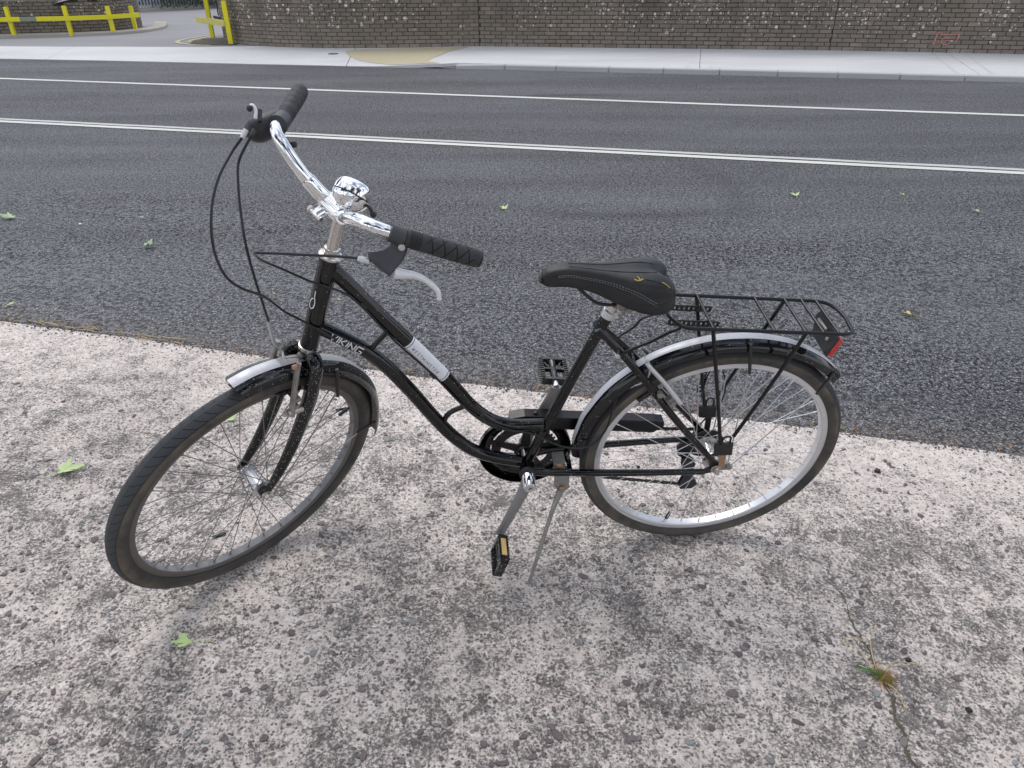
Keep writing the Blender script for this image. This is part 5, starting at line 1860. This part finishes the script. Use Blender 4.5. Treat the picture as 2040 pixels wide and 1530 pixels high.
# ---- mudguards
def mudguard(name, cen, ef, el, eu, prof, a0, a1, mat, tape, tape_rng, tape2=None, half=.0320, drop=.028):
    g = D.objects.new(name, None); COL.objects.link(g); g.parent = bike; g.empty_display_size = .04
    def R(a):
        for (x0, r0), (x1, r1) in zip(prof[:-1], prof[1:]):
            if x0 <= a <= x1: 
                t_ = (a - x0) / (x1 - x0); t_ = t_ * t_ * (3 - 2 * t_)
                return r0 + (r1 - r0) * t_
        return prof[0][1] if a < prof[0][0] else prof[-1][1]
    def pt(a, b, off=0.0, hw=1.0):
        r = R(a) - drop * (1 - math.cos(b)) + off * math.cos(b)
        l = (half * hw + off) * math.sin(b)
        ar = math.radians(a)
        return cen + ef * (r * math.cos(ar)) + el * l + eu * (r * math.sin(ar))
    NA, NB = 90, 20
    vs, fs = [], []
    n = NB + 1
    for lay_ in (0.0, -.0012):
        for i in range(NA + 1):
            a = a0 + (a1 - a0) * i / NA
            # rounded ends
            e_ = min(i, NA - i) / NA * abs(a1 - a0)
            for j in range(n):
                b = math.radians(-86 + 172 * j / NB)
                aa = a
                k = max(0, 1 - e_ / 5.0)
                bend = 2.6 * k * (math.sin(b) ** 2) * (1 if i < NA / 2 else -1)
                vs.append(pt(aa + bend, b, lay_))
    o2 = (NA + 1) * n
    for i in range(NA):
        for j in range(NB):
            q = i * n + j
            fs.append((q, q + n, q + n + 1, q + 1))
            fs.append((o2 + q, o2 + q + 1, o2 + q + n + 1, o2 + q + n))
        for j in (0, NB):
            q = i * n + j
            fs.append((q, q + n, o2 + q + n, o2 + q))
    for i in (0, NA):
        for j in range(NB):
            q = i * n + j
            fs.append((q, q + 1, o2 + q + 1, o2 + q))
    m_ = MB(); m_.add(vs, fs); m_.build('guard', mat, g, sharp=40)
    for (t0, t1, tm) in [(tape_rng[0], tape_rng[1], tape)] + ([tape2] if tape2 else []):
        vs, fs = [], []
        for i in range(61):
            a = t0 + (t1 - t0) * i / 60
            for j in range(7):
                b = math.radians(-21 + 42 * j / 6)
                vs.append(pt(a, b, .0006))
        for i in range(60):
            for j in range(6):
                q = i * 7 + j
                fs.append((q, q + 7, q + 8, q + 1))
        mesh_obj('reflective_stripe', vs, fs, tm, g, True)
    return g, pt


RPROF = [(2, .378), (14, .386), (26, .392), (44, .398), (60, .399), (77, .396), (92, .393), (106, .392), (121, .391), (140, .388)]
rg, rpt = mudguard('rear_mudguard', F(0, 0, 0), xf, xl, xu, RPROF, 3, 137.5, M['mudguard'], M['tape'], (10, 133))
FPROF = [(70, .391), (82, .396), (95, .394), (113, .389), (136, .384), (157, .383), (182, .385)]
fg, fpt = mudguard('front_mudguard', F(*CF), f2, l2, ax2, FPROF, 72.5, 179, M['mudguard_front'], M['tape'], (73.2, 90), (90, 160, M['tape_dull']), half=.0360, drop=.030)
vs = []
# dull part of the stripe between, under the crown
for s in (1, -1):
    for (g_, pts_, clip) in ((rg, [F(-.030, s * .064, .012), F(-.022, s * .056, .250), F(-.022, s * .046, .335)], F(-.0185, s * .0330, .3780)),
                             (rg, [F(-.038, s * .064, .006), F(-.130, s * .056, .130), F(-.2212, s * .046, .2508)], rpt(131.5, s * 1.25, .001)),
                             (fg, [FW(-.020, s * .058, -.006), FW(-.092, s * .054, .140), FW(-.1522, s * .046, .2915)], fpt(113.5, s * 1.3, .001)),
                             (fg, [FW(-.020, s * .058, -.010), FW(-.160, s * .054, .038), FW(-.2900, s * .044, .0830)], FW(-.3340, s * .0360, .0790))):
        m = MB(); m.tube(pts_, .0017, 8, 3)
        m.build('stay', M['spoke_rear'] if g_ is rg else M['steel_dirty'], g_)
        e_ = pts_[-1]; d_ = (clip - e_)
        m = MB(); m.tube([e_ - d_ * .45, e_ + d_ * .2, clip - d_ * .1], [.0046, .0054, .0050], 10, 3, ell=(1, .75))
        m.tube([clip - d_ * .22, clip + d_ * .25], [.0060, .0052], 10, ell=(1, .7))
        m.build('stay_clip', M['plastic'], g_)
# fixing bolt at the back of the fork crown
m = MB(); m.lathe(FW(-.060, 0, .396), f2, [(0, .0075), (.006, .0075), (.008, .005), (.010, .005)], 8); m.build('crown_bolt', M['steel_dirty'], bike)

# ---- rack
rk = D.objects.new('luggage_rack', None); COL.objects.link(rk); rk.parent = bike; rk.empty_display_size = .04
rk['label'] = 'black tubular luggage rack over the rear wheel'
def rv(u): return .4545 + (u - 0.0) * .098
loop = [(.1750, .050), (.1600, .0640), (.130, .0665), (0, .0665), (-.10, .0665), (-.180, .0665), (-.2180, .0655), (-.2370, .0560), (-.2420, .030), (-.2460, .0), (-.2420, -.030), (-.2300, -.054), (-.2000, -.0655), (-.10, -.0665), (0, -.0665), (.13, -.0665), (.1600, -.0640), (.1750, -.050), (.1880, -.025), (.190, 0), (.1880, .025), (.1750, .050)]
m = MB(); m.tube([F(u, l, rv(u)) for u, l in loop], .0044, 12, 5, cap=False); m.build('rail', M['rack'], rk)
for u in (.0975, -.045, -.120, -.1630, -.2000):
    m = MB(); m.tube([F(u, -.066, rv(u) + .0012), F(u, .066, rv(u) + .0012)], .0038, 10); m.build('crossbar', M['rack'], rk)
for s in (1, -1):
    for a, b in (((.0977, .4600), (.0114, .1077)), ((-.121, .4400), (-.0192, .127))):
        m = MB(); m.tube([F(a[0], s * .066, a[1]), F((a[0] + b[0]) / 2, s * .072, (a[1] + b[1]) / 2), F(b[0], s * .072, b[1])], .0047, 12, 3); m.build('leg', M['rack'], rk)
    m = MB(); m.extrude([F(.0262, s * .071, .104), F(-.0240, s * .071, .102), F(-.0290, s * .071, .060), F(.0180, s * .071, .062)], YL, .011); m.build('foot_bracket', M['dirty_black'], rk)
    m = MB(); m.tube([F(.006, s * .0705, .100), F(.006, s * .0720, .122), F(-.003, s * .0730, .128), F(-.013, s * .0720, .122), F(-.015, s * .0705, .098)], .0028, 8, 4)
    m.build('u_bolt', M['dirty_black'], rk)
    m = MB(); m.extrude([F(.000, s * .066, .068), F(-.016, s * .066, .068), F(-.020, s * .066, .012), F(-.004, s * .066, .008)], YL, .004); m.build('lug', M['rust'] if s > 0 else M['dirty_black'], rk)
    m = MB(); m.lathe(F(-.034, s * .064, .006), YL * s, [(0, .0075), (.006, .0075), (.0075, .0050)], 10); m.extrude([F(-.010, s * .0625, .016), F(-.036, s * .0625, .017), F(-.044, s * .0625, .003), F(-.034, s * .0625, -.008), F(-.012, s * .0625, -.008)], YL, .004); m.build('dropout_bolt', M['steel_dirty'], rk)
    # pierced fixing strips under the rack, built as a ladder so the holes are open
    m = MB()
    u0, u1 = .188, .074
    for e in (-.0058, .0058):
        m.box(F((u0 + u1) / 2, s * .030, rv((u0 + u1) / 2) - .0115 + e), ((1, 0, .098), YL, (-.098, 0, 1)), ((u0 - u1) / 2, .0012, .0018))
    nb = 10
    for k in range(nb + 1):
        u = u0 + (u1 - u0) * k / nb
        m.box(F(u, s * .030, rv(u) - .0115), ((1, 0, .098), YL, (-.098, 0, 1)), (.0032, .0011, .0058))
    m.build('fixing_strip', M['rack'], rk, False)
    pts = [(.170, s * .032, .4550), (.1600, s * .034, .4480), (.1900, s * .036, .4350), (.2250, s * .038, .4150), (.2538, s * .040, .4040), (.2811, s * .034, .3836), (.2960, s * .026, .3720)]
    if s < 0: pts = [(.170, s * .032, .4550), (.1950, s * .036, .4400), (.2296, s * .040, .4235), (.247, s * .040, .3989), (.2764, s * .036, .3804), (.2895, s * .026, .3721)]
    m = MB(); m.tube([F(*p) for p in pts], [.0034, .0034, .0042, .0042, .0042, .0050], 10, 5, ell=(1.15, .7)); m.build('front_stay', M['rack'], rk)
    m = MB(); m.lathe(F(.2960, s * .026, .3710), YL * s, [(0, .0070), (.006, .0070), (.0085, .0045)], 16); m.build('stay_bolt', M['alloy'], rk)
# reflector plate at the rear
rf = D.objects.new('rear_reflector', None); COL.objects.link(rf); rf.parent = bike; rf.empty_display_size = .03
pn = D3((.82, 0, -.57) if False else (-.970, 0, -.24))
c0 = F(-.2060, 0, .3960)
dv = D3((-.24, 0, .970))
poly = [c0 + YL * -.046 + dv * .030, c0 + YL * -.056 + dv * .006, c0 + YL * -.030 + dv * -.034, c0 + YL * .056 + dv * -.036, c0 + YL * .060 + dv * .020]
m = MB(); m.extrude(poly, pn, .005); m.build('plate', M['plastic'], rf)
m = MB(); m.box(c0 + pn * .0070 + YL * .012 - dv * .004, (YL, dv, pn), (.045, .0205, .0045)); m.build('lens', M['red'], rf, False)
m = MB(); m.box(c0 + YL * .0590 - dv * .006 + pn * .0045, (YL, dv, pn), (.0020, .0240, .0050)); m.build('lens_rim', M['red'], rf, False)
m = MB()
for a, b in ((-.025, .006), (.030, -.004)):
    m.lathe(c0 - pn * .0025 + YL * a + dv * b, -pn, [(0, .0050), (.004, .0050), (.006, .003)], 8)
m.tube([c0 - pn * .004 + YL * -.035 + dv * .008, c0 - pn * .006 + YL * .012 + dv * .010], .0035, 8)
m.build('fixing', M['steel_dirty'], rf)

# ---- saddle
sd = D.objects.new('saddle', None); COL.objects.link(sd); sd.parent = bike; sd.empty_display_size = .04
sd['label'] = 'worn black vinyl saddle with small yellow tears'
#        u     half   top    skirt  hollow
SX = [(.4790, .0060, .5770, .5660, 0), (.4760, .0150, .5860, .5620, 0), (.4680, .0205, .5935, .5600, 0), (.4500, .0240, .6000, .5590, 0), (.4258, .0262, .6030, .5600, .0005), (.4000, .0285, .6010, .5560, .0012), (.3700, .0325, .5970, .5470, .0020), (.3400, .0400, .5935, .5330, .0028), (.3150, .0520, .5915, .5240, .0034), (.2900, .0640, .5910, .5170, .0040), (.2650, .0735, .5905, .5110, .0050), (.2400, .0790, .5890, .5090, .0062), (.2200, .0790, .5850, .5110, .0080), (.2050, .0740, .5780, .5180, .0105), (.1950, .0640, .5690, .5270, .0130), (.1905, .0480, .5600, .5340, .0120)]
def srow(u):
    for a, b in zip(SX[:-1], SX[1:]):
        if b[0] <= u <= a[0]:
            t_ = (a[0] - u) / (a[0] - b[0])
            return [a[i] + (b[i] - a[i]) * t_ for i in range(5)]
    return SX[0] if u > SX[0][0] else SX[-1]
def spt(u, b, off=0.0):
    """b: angle from crown, +-100 degrees at the skirt edge"""
    _, hw, zt, zs, hol = srow(u)
    H = zt - zs
    x = abs(b) / 100.0
    if x < .62:
        q = x / .62
        l = hw * .86 * math.sin(q * PI / 2)
        z = zt - H * .42 * (q ** 3.0) - hol * math.exp(-(l / (.012)) ** 2)
        wing = .25 * hol
        z += 0
    else:
        q = (x - .62) / .38
        l = hw * (.86 + .14 * math.sin(q * PI * .62))
        z = zt - H * (.42 + .58 * q)
    s_ = 1 if b >= 0 else -1
    p = F(u, s_ * (l + off * min(1, x * 1.4)), z + off * max(0, 1 - x))
    # back notch between the wings
    if u < .235:
        k = (.235 - u) / .045
        p.x += .020 * k * math.exp(-(l / .020) ** 2)
    return p
NU, NBs = 60, 44
us = [s[0] for s in SX]
U = []
for i in range(NU + 1):
    x = i / NU * (len(SX) - 1); j = min(int(x), len(SX) - 2)
    U.append(us[j] + (us[j + 1] - us[j]) * (x - j))
m = MB(); vs, fs = [], []
for u in U:
    for j in range(NBs + 1):
        vs.append(spt(u, -100 + 200 * j / NBs))
n = NBs + 1
for i in range(NU):
    for j in range(NBs):
        fs.append((i * n + j, (i + 1) * n + j, (i + 1) * n + j + 1, i * n + j + 1))
    fs.append((i * n + NBs, (i + 1) * n + NBs, (i + 1) * n, i * n))        # underside
fs.append(tuple(range(n))); fs.append(tuple(NU * n + j for j in range(n - 1, -1, -1)))
m.add(vs, fs); o = m.build('cover', M['vinyl'], sd, sharp=75)
sm = o.modifiers.new('smooth', 'SMOOTH'); sm.factor = 0.5; sm.iterations = 4
# seams and stitching
def seam(name, pts, r, mat, dash=False, off=.0004):
    P = [spt(u, b, off) for u, b in pts]
    P = catmull(P, 5)
    m_ = MB()
    if not dash: m_.tube(P, r, 5)
    else:
        for i in range(0, len(P) - 1, 1):
            a, b = P[i], P[i + 1]
            L = (b - a).length; k = max(1, int(L / .0036))
            for q in range(k):
                m_.tube([a.lerp(b, (q + .15) / k), a.lerp(b, (q + .75) / k)], r, 4)
    return m_.build(name, mat, sd, False)
sline = [(.445, 58), (.42, 57), (.39, 58), (.36, 57), (.33, 56), (.30, 58), (.275, 62), (.255, 68), (.238, 74)]
seam('seam', sline, .0008, M['plastic'])
seam('stitching', [(u, b + 2.2) for u, b in sline], .00040, M['thread'], True, .0010)
seam('stitching', [(u, b - 2.2) for u, b in sline], .00040, M['thread'], True, .0010)
seam('seam', [(.300, 80), (.27, 78), (.245, 76), (.225, 74), (.21, 70), (.20, 62), (.195, 50)], .0009, M['plastic'])
seam('seam', [(.42, 12), (.38, 14), (.34, 15), (.30, 14), (.26, 13), (.23, 10)], .0007, M['plastic'])
seam('seam', [(.42, -12), (.38, -14), (.34, -15), (.30, -14), (.26, -13), (.23, -10)], .0007, M['plastic'])
seam('seam', [(.262, 30), (.245, 32), (.228, 36), (.215, 40), (.204, 48)], .0006, M['plastic'])
seam('tear', [(.286, 33), (.279, 35), (.272, 33), (.268, 30)], .0016, M['foam'], False, .0012)
seam('tear', [(.274, 34), (.2755, 29), (.279, 26)], .0011, M['foam'], False, .0012)
seam('tear', [(.228, 33), (.219, 37), (.211, 43)], .0011, M['foam'], False, .0012)
m = MB(); m.tube([spt(.478, 60), spt(.479, 0), spt(.478, -60)], .0042, 8, 4); m.ball(F(.4800, .004, .5700), (.005, .013, .006)); m.build('nose_cap', M['plastic'], sd)
for s in (1, -1):
    m = MB(); m.tube([F(.435, s * .008, .575), F(.405, s * .014, .558), F(.385, s * .019, .540), (F(.360, s * .022, .5190)), F(.335, s * .022, .5110), F(.300, s * .022, .5090), F(.265, s * .026, .5180), F(.245, s * .034, .5300)], .0037, 12, 5); m.build('rail', M['dirty_black'], sd)
m = MB(); m.tube([F(.298, -.026, .508), F(.298, .026, .508)], .0145, 14); m.tube([F(.285, .018, .498), F(.285, .034, .498)], .0085, 6)
m.tube([F(.310, -.018, .508), F(.310, .018, .508)], .012, 14); m.build('clamp', M['steel_dirty'], sd)
m = MB(); m.tube([F(.3220, 0, .4680), F(.3040, 0, .5150)], .0127, 22); m.build('seat_post', M['chrome_dull'], bike)
sax = D3((-.350, 0, .937))
m = MB(); m.lathe(F(.3245, 0, .4620), sax, [(0, .0148), (.0015, .0165), (.0180, .0165), (.0195, .0145)], 28)
m.tube([F(.3010, .010, .4740), F(.2960, -.010, .4720)], .0062, 12); m.box(F(.3060, .006, .4720), (sax, YL, xf), (.0075, .0060, .0080))
m.build('seat_clamp', M['alloy'], bike)
m = MB(); m.lathe(F(.2990, .0115, .4725), YL, [(0, .0040), (.0025, .0040)], 10); m.build('clamp_bolt', M['steel_dirty'], bike)

# ---- drivetrain
BBc = (.497, -.006)
m = MB()
for s in (1, -1):
    m = MB(); m.lathe(F(BBc[0], s * .034, BBc[1]), YL * s, [(0, .0215), (.002, .0228), (.0100, .0228), (.0115, .0190)], 30); m.build('bearing_cup', M['dirty_black'], bike)
cr_ = D.objects.new('crank_arm', None); COL.objects.link(cr_); cr_.parent = bike; cr_.empty_display_size = .03
cr_['label'] = 'left crank arm pointing down with a chrome cap'
m = MB(); m.tube([F(BBc[0], .052, BBc[1] + .004), F(.5040, .060, -.030), F(.5300, .072, -.0900), F(.5600, .080, -.1600), F(.5768, .082, -.2010)], [.0150, .0165, .0145, .0125, .0130], 14, 4, ref=YL, ell=(1.05, .48))
m.build('arm', M['crank'], cr_)
m = MB(); m.lathe(F(BBc[0], .0455, BBc[1]), YL, [(0, .0175), (.003, .0178), (.012, .0168), (.0420, .0160), (.0445, .0150)], 30); m.build('cap', M['chrome'], cr_)
m = MB(); m.lathe(F(BBc[0], .0900, BBc[1]), YL, [(0, .0150), (.0012, .0142), (.0014, .0120), (.0010, .0115), (.0012, 0)], 30); m.build('cap_face', M['alloy'], cr_)
m = MB(); m.box(F(BBc[0] - .001, .0916, BBc[1]), ((.8, 0, -.6), YL, (.6, 0, .8)), (.0052, .0006, .0014)); m.build('keyhole', M['plastic'], cr_, False)
cr2 = D.objects.new('crank_arm', None); COL.objects.link(cr2); cr2.parent = bike; cr2.empty_display_size = .03
cr2['label'] = 'right crank arm pointing up and back'
m = MB(); m.tube([F(BBc[0], -.058, BBc[1] - .004), F(.4900, -.066, .020), F(.4600, -.074, .0850), F(.4280, -.080, .1560), F(.4170, -.082, .1850)], [.0160, .0165, .0145, .0125, .0130], 14, 4, ref=YL, ell=(1.05, .48))
m.build('arm', M['crank'], cr2)


def pedal(c, axl, broad, label, refl):
    p = D.objects.new('pedal', None); COL.objects.link(p); p.parent = bike; p.empty_display_size = .03
    p['label'] = label
    axl = D3(axl); broad = D3(broad); nr = axl.cross(broad).normalized()
    c = Vector(c)
    m_ = MB()
    for s in (1, -1):
        m_.box(c + broad * (s * .031), (axl, broad, nr), (.043, .0042, .0115))
        for k in range(9):      # grip teeth
            for t_ in (1, -1):
                m_.box(c + broad * (s * .0325) + axl * (-.036 + k * .009) + nr * (t_ * .0120), (axl, broad, nr), (.0022, .0052, .0016))
    m_.box(c + axl * .041, (axl, broad, nr), (.0045, .029, .0105))
    m_.box(c - axl * .041, (axl, broad, nr), (.0045, .029, .0105))
    m_.box(c + axl * .004, (axl, broad, nr), (.0030, .029, .0060))
    m_.tube([c - axl * .046, c - axl * .01, c + axl * .012, c + axl * .034], [.0098, .0098, .0085, .0115], 14)
    for s in (1, -1):
        m_.box(c + broad * (s * .018) + axl * .022, (axl + broad * s * .5, broad, nr), (.014, .0022, .0050))
    m_.build('cage', M['plastic_dusty'], p, False)
    m_ = MB(); m_.tube([c - axl * .066, c - axl * .044], [.0072, .0072], 14); m_.lathe(c - axl * .0660, axl, [(0, .0085), (.006, .0085)], 6); m_.build('spindle', M['alloy'], p)
    if refl:
        for s in (1, -1):
            m_ = MB(); m_.box(c + broad * (s * .0356) - axl * .002, (axl, broad, nr), (.0265, .0016, .0068)); m_.build('reflector', M['amber'], p, False)
    return p


pedal(F(.5790, .150, -.2010), YL, (-.30, 0, .954), 'left pedal hanging low with an amber reflector', True)
pedal(F(.4150, -.148, .1860), -YL, (1, 0, .12), 'right pedal raised on the far side', False)

# chainring and guard disc
m = MB()
NA = 64
cc = F(BBc[0], 0, BBc[1])
def ring(mb_, r0, r1, l0, l1, n=64, c=None):
    c = c or cc
    vs, fs = [], []
    for k in range(n):
        a = 2 * PI * k / n; d = Vector((math.cos(a), 0, math.sin(a)))
        vs += [c + d * r0 + YL * l0, c + d * r1 + YL * l0, c + d * r1 + YL * l1, c + d * r0 + YL * l1]
    for k in range(n):
        k2 = (k + 1) % n
        for j in range(4):
            fs.append((k * 4 + j, k * 4 + (j + 1) % 4, k2 * 4 + (j + 1) % 4, k2 * 4 + j))
    mb_.add(vs, fs)
ring(m, .094, .127, -.0560, -.0535); ring(m, .1245, .127, -.0535, -.0440)
m.build('chain_guard_disc', M['mudguard'], bike)
m = MB(); ring(m, .066, .0865, -.0500, -.0470, 72)
for k in range(40):
    a = 2 * PI * k / 40; d = Vector((math.cos(a), 0, math.sin(a)))
    m.box(cc + d * .0885 - YL * .0485, (d, YL, d.cross(YL)), (.0032, .0012, .0030))
for k in range(5):
    a = 2 * PI * (k + .3) / 5; d = Vector((math.cos(a), 0, math.sin(a)))
    m.extrude([cc + d * .012 + d.cross(YL) * .014 - YL * .049, cc + d * .100 + d.cross(YL) * .008 - YL * .049, cc + d * .100 - d.cross(YL) * .008 - YL * .049, cc + d * .012 - d.cross(YL) * .014 - YL * .049], YL, .004)
ring(m, .012, .030, -.0510, -.0450)
m.build('chainring', M['dirty_black'], bike)
m = MB()
for (a, b, h0, h1) in ((.502, .130, .1270, .0835),):
    pts = [F(a, 0, h0), F(b, 0, h1)]
    vs = []
    for p in (F(.540, 0, .1235), F(.500, 0, .1290), F(.400, 0, .1165), F(.250, 0, .0985), F(.150, 0, .0865), F(.125, 0, .0800)):
        dz = .0400 if p.x > .13 else .012
        vs += [p + YL * -.068, p + YL * -.038, p + YL * -.0365 - Vector((0, 0, .004)), p + YL * -.0365 - Vector((0, 0, dz)), p + YL * -.039 - Vector((0, 0, dz)), p + YL * -.0405 - Vector((0, 0, .004)), p + YL * -.066 - Vector((0, 0, .004)), p + YL * -.068 - Vector((0, 0, dz * .7))]
    fs = []
    for i in range(5):
        for j in range(8):
            fs.append((i * 8 + j, i * 8 + (j + 1) % 8, (i + 1) * 8 + (j + 1) % 8, (i + 1) * 8 + j))
    fs.append(tuple(range(8))); fs.append(tuple(40 + j for j in range(7, -1, -1)))
    m.add(vs, fs)
m.lathe(F(.470, -.052, .1275), (0, 0, 1), [(0, .0060), (.002, .0060), (.003, .003)], 10)
m.build('chain_guard', M['rack'], bike, False)
# chain
m = MB()
def chain_run(a, b):
    L = (b - a).length; n = int(L / .0127); d = (b - a).normalized(); up_ = d.cross(YL).normalized()
    for k in range(n):
        c = a + d * (.0127 * (k + .5))
        o_ = .0032 if k % 2 else .0018
        for s in (1, -1):
            m.tube([c - d * .0075 + YL * s * o_, c - d * .003 + YL * s * o_, c + d * .003 + YL * s * o_, c + d * .0075 + YL * s * o_], [.0046, .0032, .0032, .0046], 6, ell=(.25, 1) if False else (1, .28), ref=YL)
        m.tube([c - d * .00635 - YL * .004, c - d * .00635 + YL * .004], .0036, 6)
chain_run(F(.478, -.0485, -.0915), F(.030, -.0430, -.1800))
chain_run(F(.490, -.0485, .0815), F(.012, -.0410, .0440))
for k in range(14):
    a0_ = PI * .5 - PI * (k) / 14; 
    a1_ = PI * .5 - PI * (k + 1) / 14
    chain_run(cc + Vector((math.cos(a0_), 0, math.sin(a0_))) * .0885 - YL * .0485, cc + Vector((math.cos(a1_), 0, math.sin(a1_))) * .0885 - YL * .0485) if k > 1 else None
m.build('chain', M['dirty_black'], bike, False)
m = MB()
for k, r in enumerate((.028, .031, .035, .039, .044, .050)):
    ring(m, .016, r, -.0505 + k * .0040, -.0485 + k * .0040, 44, F(0, 0, 0))
m.build('sprockets', M['dirty_black'], bike)
dr = D.objects.new('derailleur', None); COL.objects.link(dr); dr.parent = bike; dr.empty_display_size = .03
m = MB()
m.extrude([F(-.004, -.066, .000), F(.016, -.066, .004), F(.050, -.066, -.022), F(.064, -.066, -.045), F(.056, -.066, -.078), F(.036, -.066, -.094), F(.018, -.066, -.070), F(.022, -.066, -.045)], YL, .016)
m.build('body', M['plastic'], dr)
for l_ in (-.0385, -.0500):
    m = MB(); m.extrude([F(.050, l_, -.070), F(.030, l_, -.062), F(.008, l_, -.090), F(.014, l_, -.130), F(-.012, l_, -.178), F(.002, l_, -.196), F(.036, l_, -.196), F(.044, l_, -.180), F(.034, l_, -.140), F(.048, l_, -.096)], YL, .0018); m.build('cage_plate', M['plastic'], dr)
for c_ in (F(.030, -.0440, -.084), F(.018, -.0440, -.176)):
    m = MB(); m.lathe(c_ - YL * .004, YL, [(0, .0165), (.003, .0185), (.005, .0185), (.008, .0165)], 11); m.build('jockey_wheel', M['dirty_black'], dr)
# far side bits behind the hub: pump peg with pierced strip, cable loop
m = MB(); m.tube([F(.026, -.075, .235), F(.024, -.075, .262)], [.0130, .0145], 16); m.tube([F(.022, -.080, .262), F(.020, -.080, .278)], [.0150, .0100], 16); m.build('pump_peg', M['plastic'], bike)
m = MB()
for e in (-.0062, .0062): m.box(F(.030 + e, -.078, .205), (xl, xf, xu), (.0012, .0014, .058))
for k in range(9): m.box(F(.030, -.078, .150 + .0135 * k), (xl, xf, xu), (.0011, .0060, .0030))
m.build('pierced_strip', M['rack'], bike, False)
m = MB(); m.tube([F(.030, -.060, .145), F(.018, -.078, .205), F(.000, -.082, .228), F(-.028, -.082, .200), F(-.040, -.078, .150), F(-.030, -.070, .100), F(.000, -.066, .060), F(.030, -.064, .0)], .0022, 8, 6); m.build('gear_cable_loop', M['cable'], bike)

# kickstand
ksd = D.objects.new('kickstand', None); COL.objects.link(ksd); ksd.parent = bike; ksd.empty_display_size = .03
m = MB()
m.extrude([F(.424, .020, -.004), F(.396, .020, -.004), F(.388, .020, -.012), F(.384, .026, -.030), F(.384, .034, -.066), F(.394, .038, -.082), F(.410, .038, -.082), F(.424, .034, -.066), F(.424, .026, -.030), F(.430, .020, -.012)], YL, .012)
m.box(F(.410, -.004, -.002), (xf, xl, xu), (.016, .024, .003))
m.build('bracket', M['steel_dirty'], ksd)
m = MB(); m.lathe(F(.405, .044, -.066), YL, [(0, .0080), (.003, .0080), (.0045, .005)], 10); m.lathe(F(.412, .026, .004), YL, [(0, .0090), (.004, .0090), (.006, .005)], 6); m.build('pivot_bolt', M['rust'], ksd)
m = MB(); m.tube([F(.4060, .040, -.074), F(.4170, .052, -.100), F(.4320, .072, -.1300), F(.4640, .121, -.2060), F(.4900, .1620, -.2690), F(.5026, .1811, -.2975)], [.0120, .0100, .0072, .0064, .0060, .0056], 12, 3, ell=(1, .8)); m.build('leg', M['steel_dirty'], ksd)
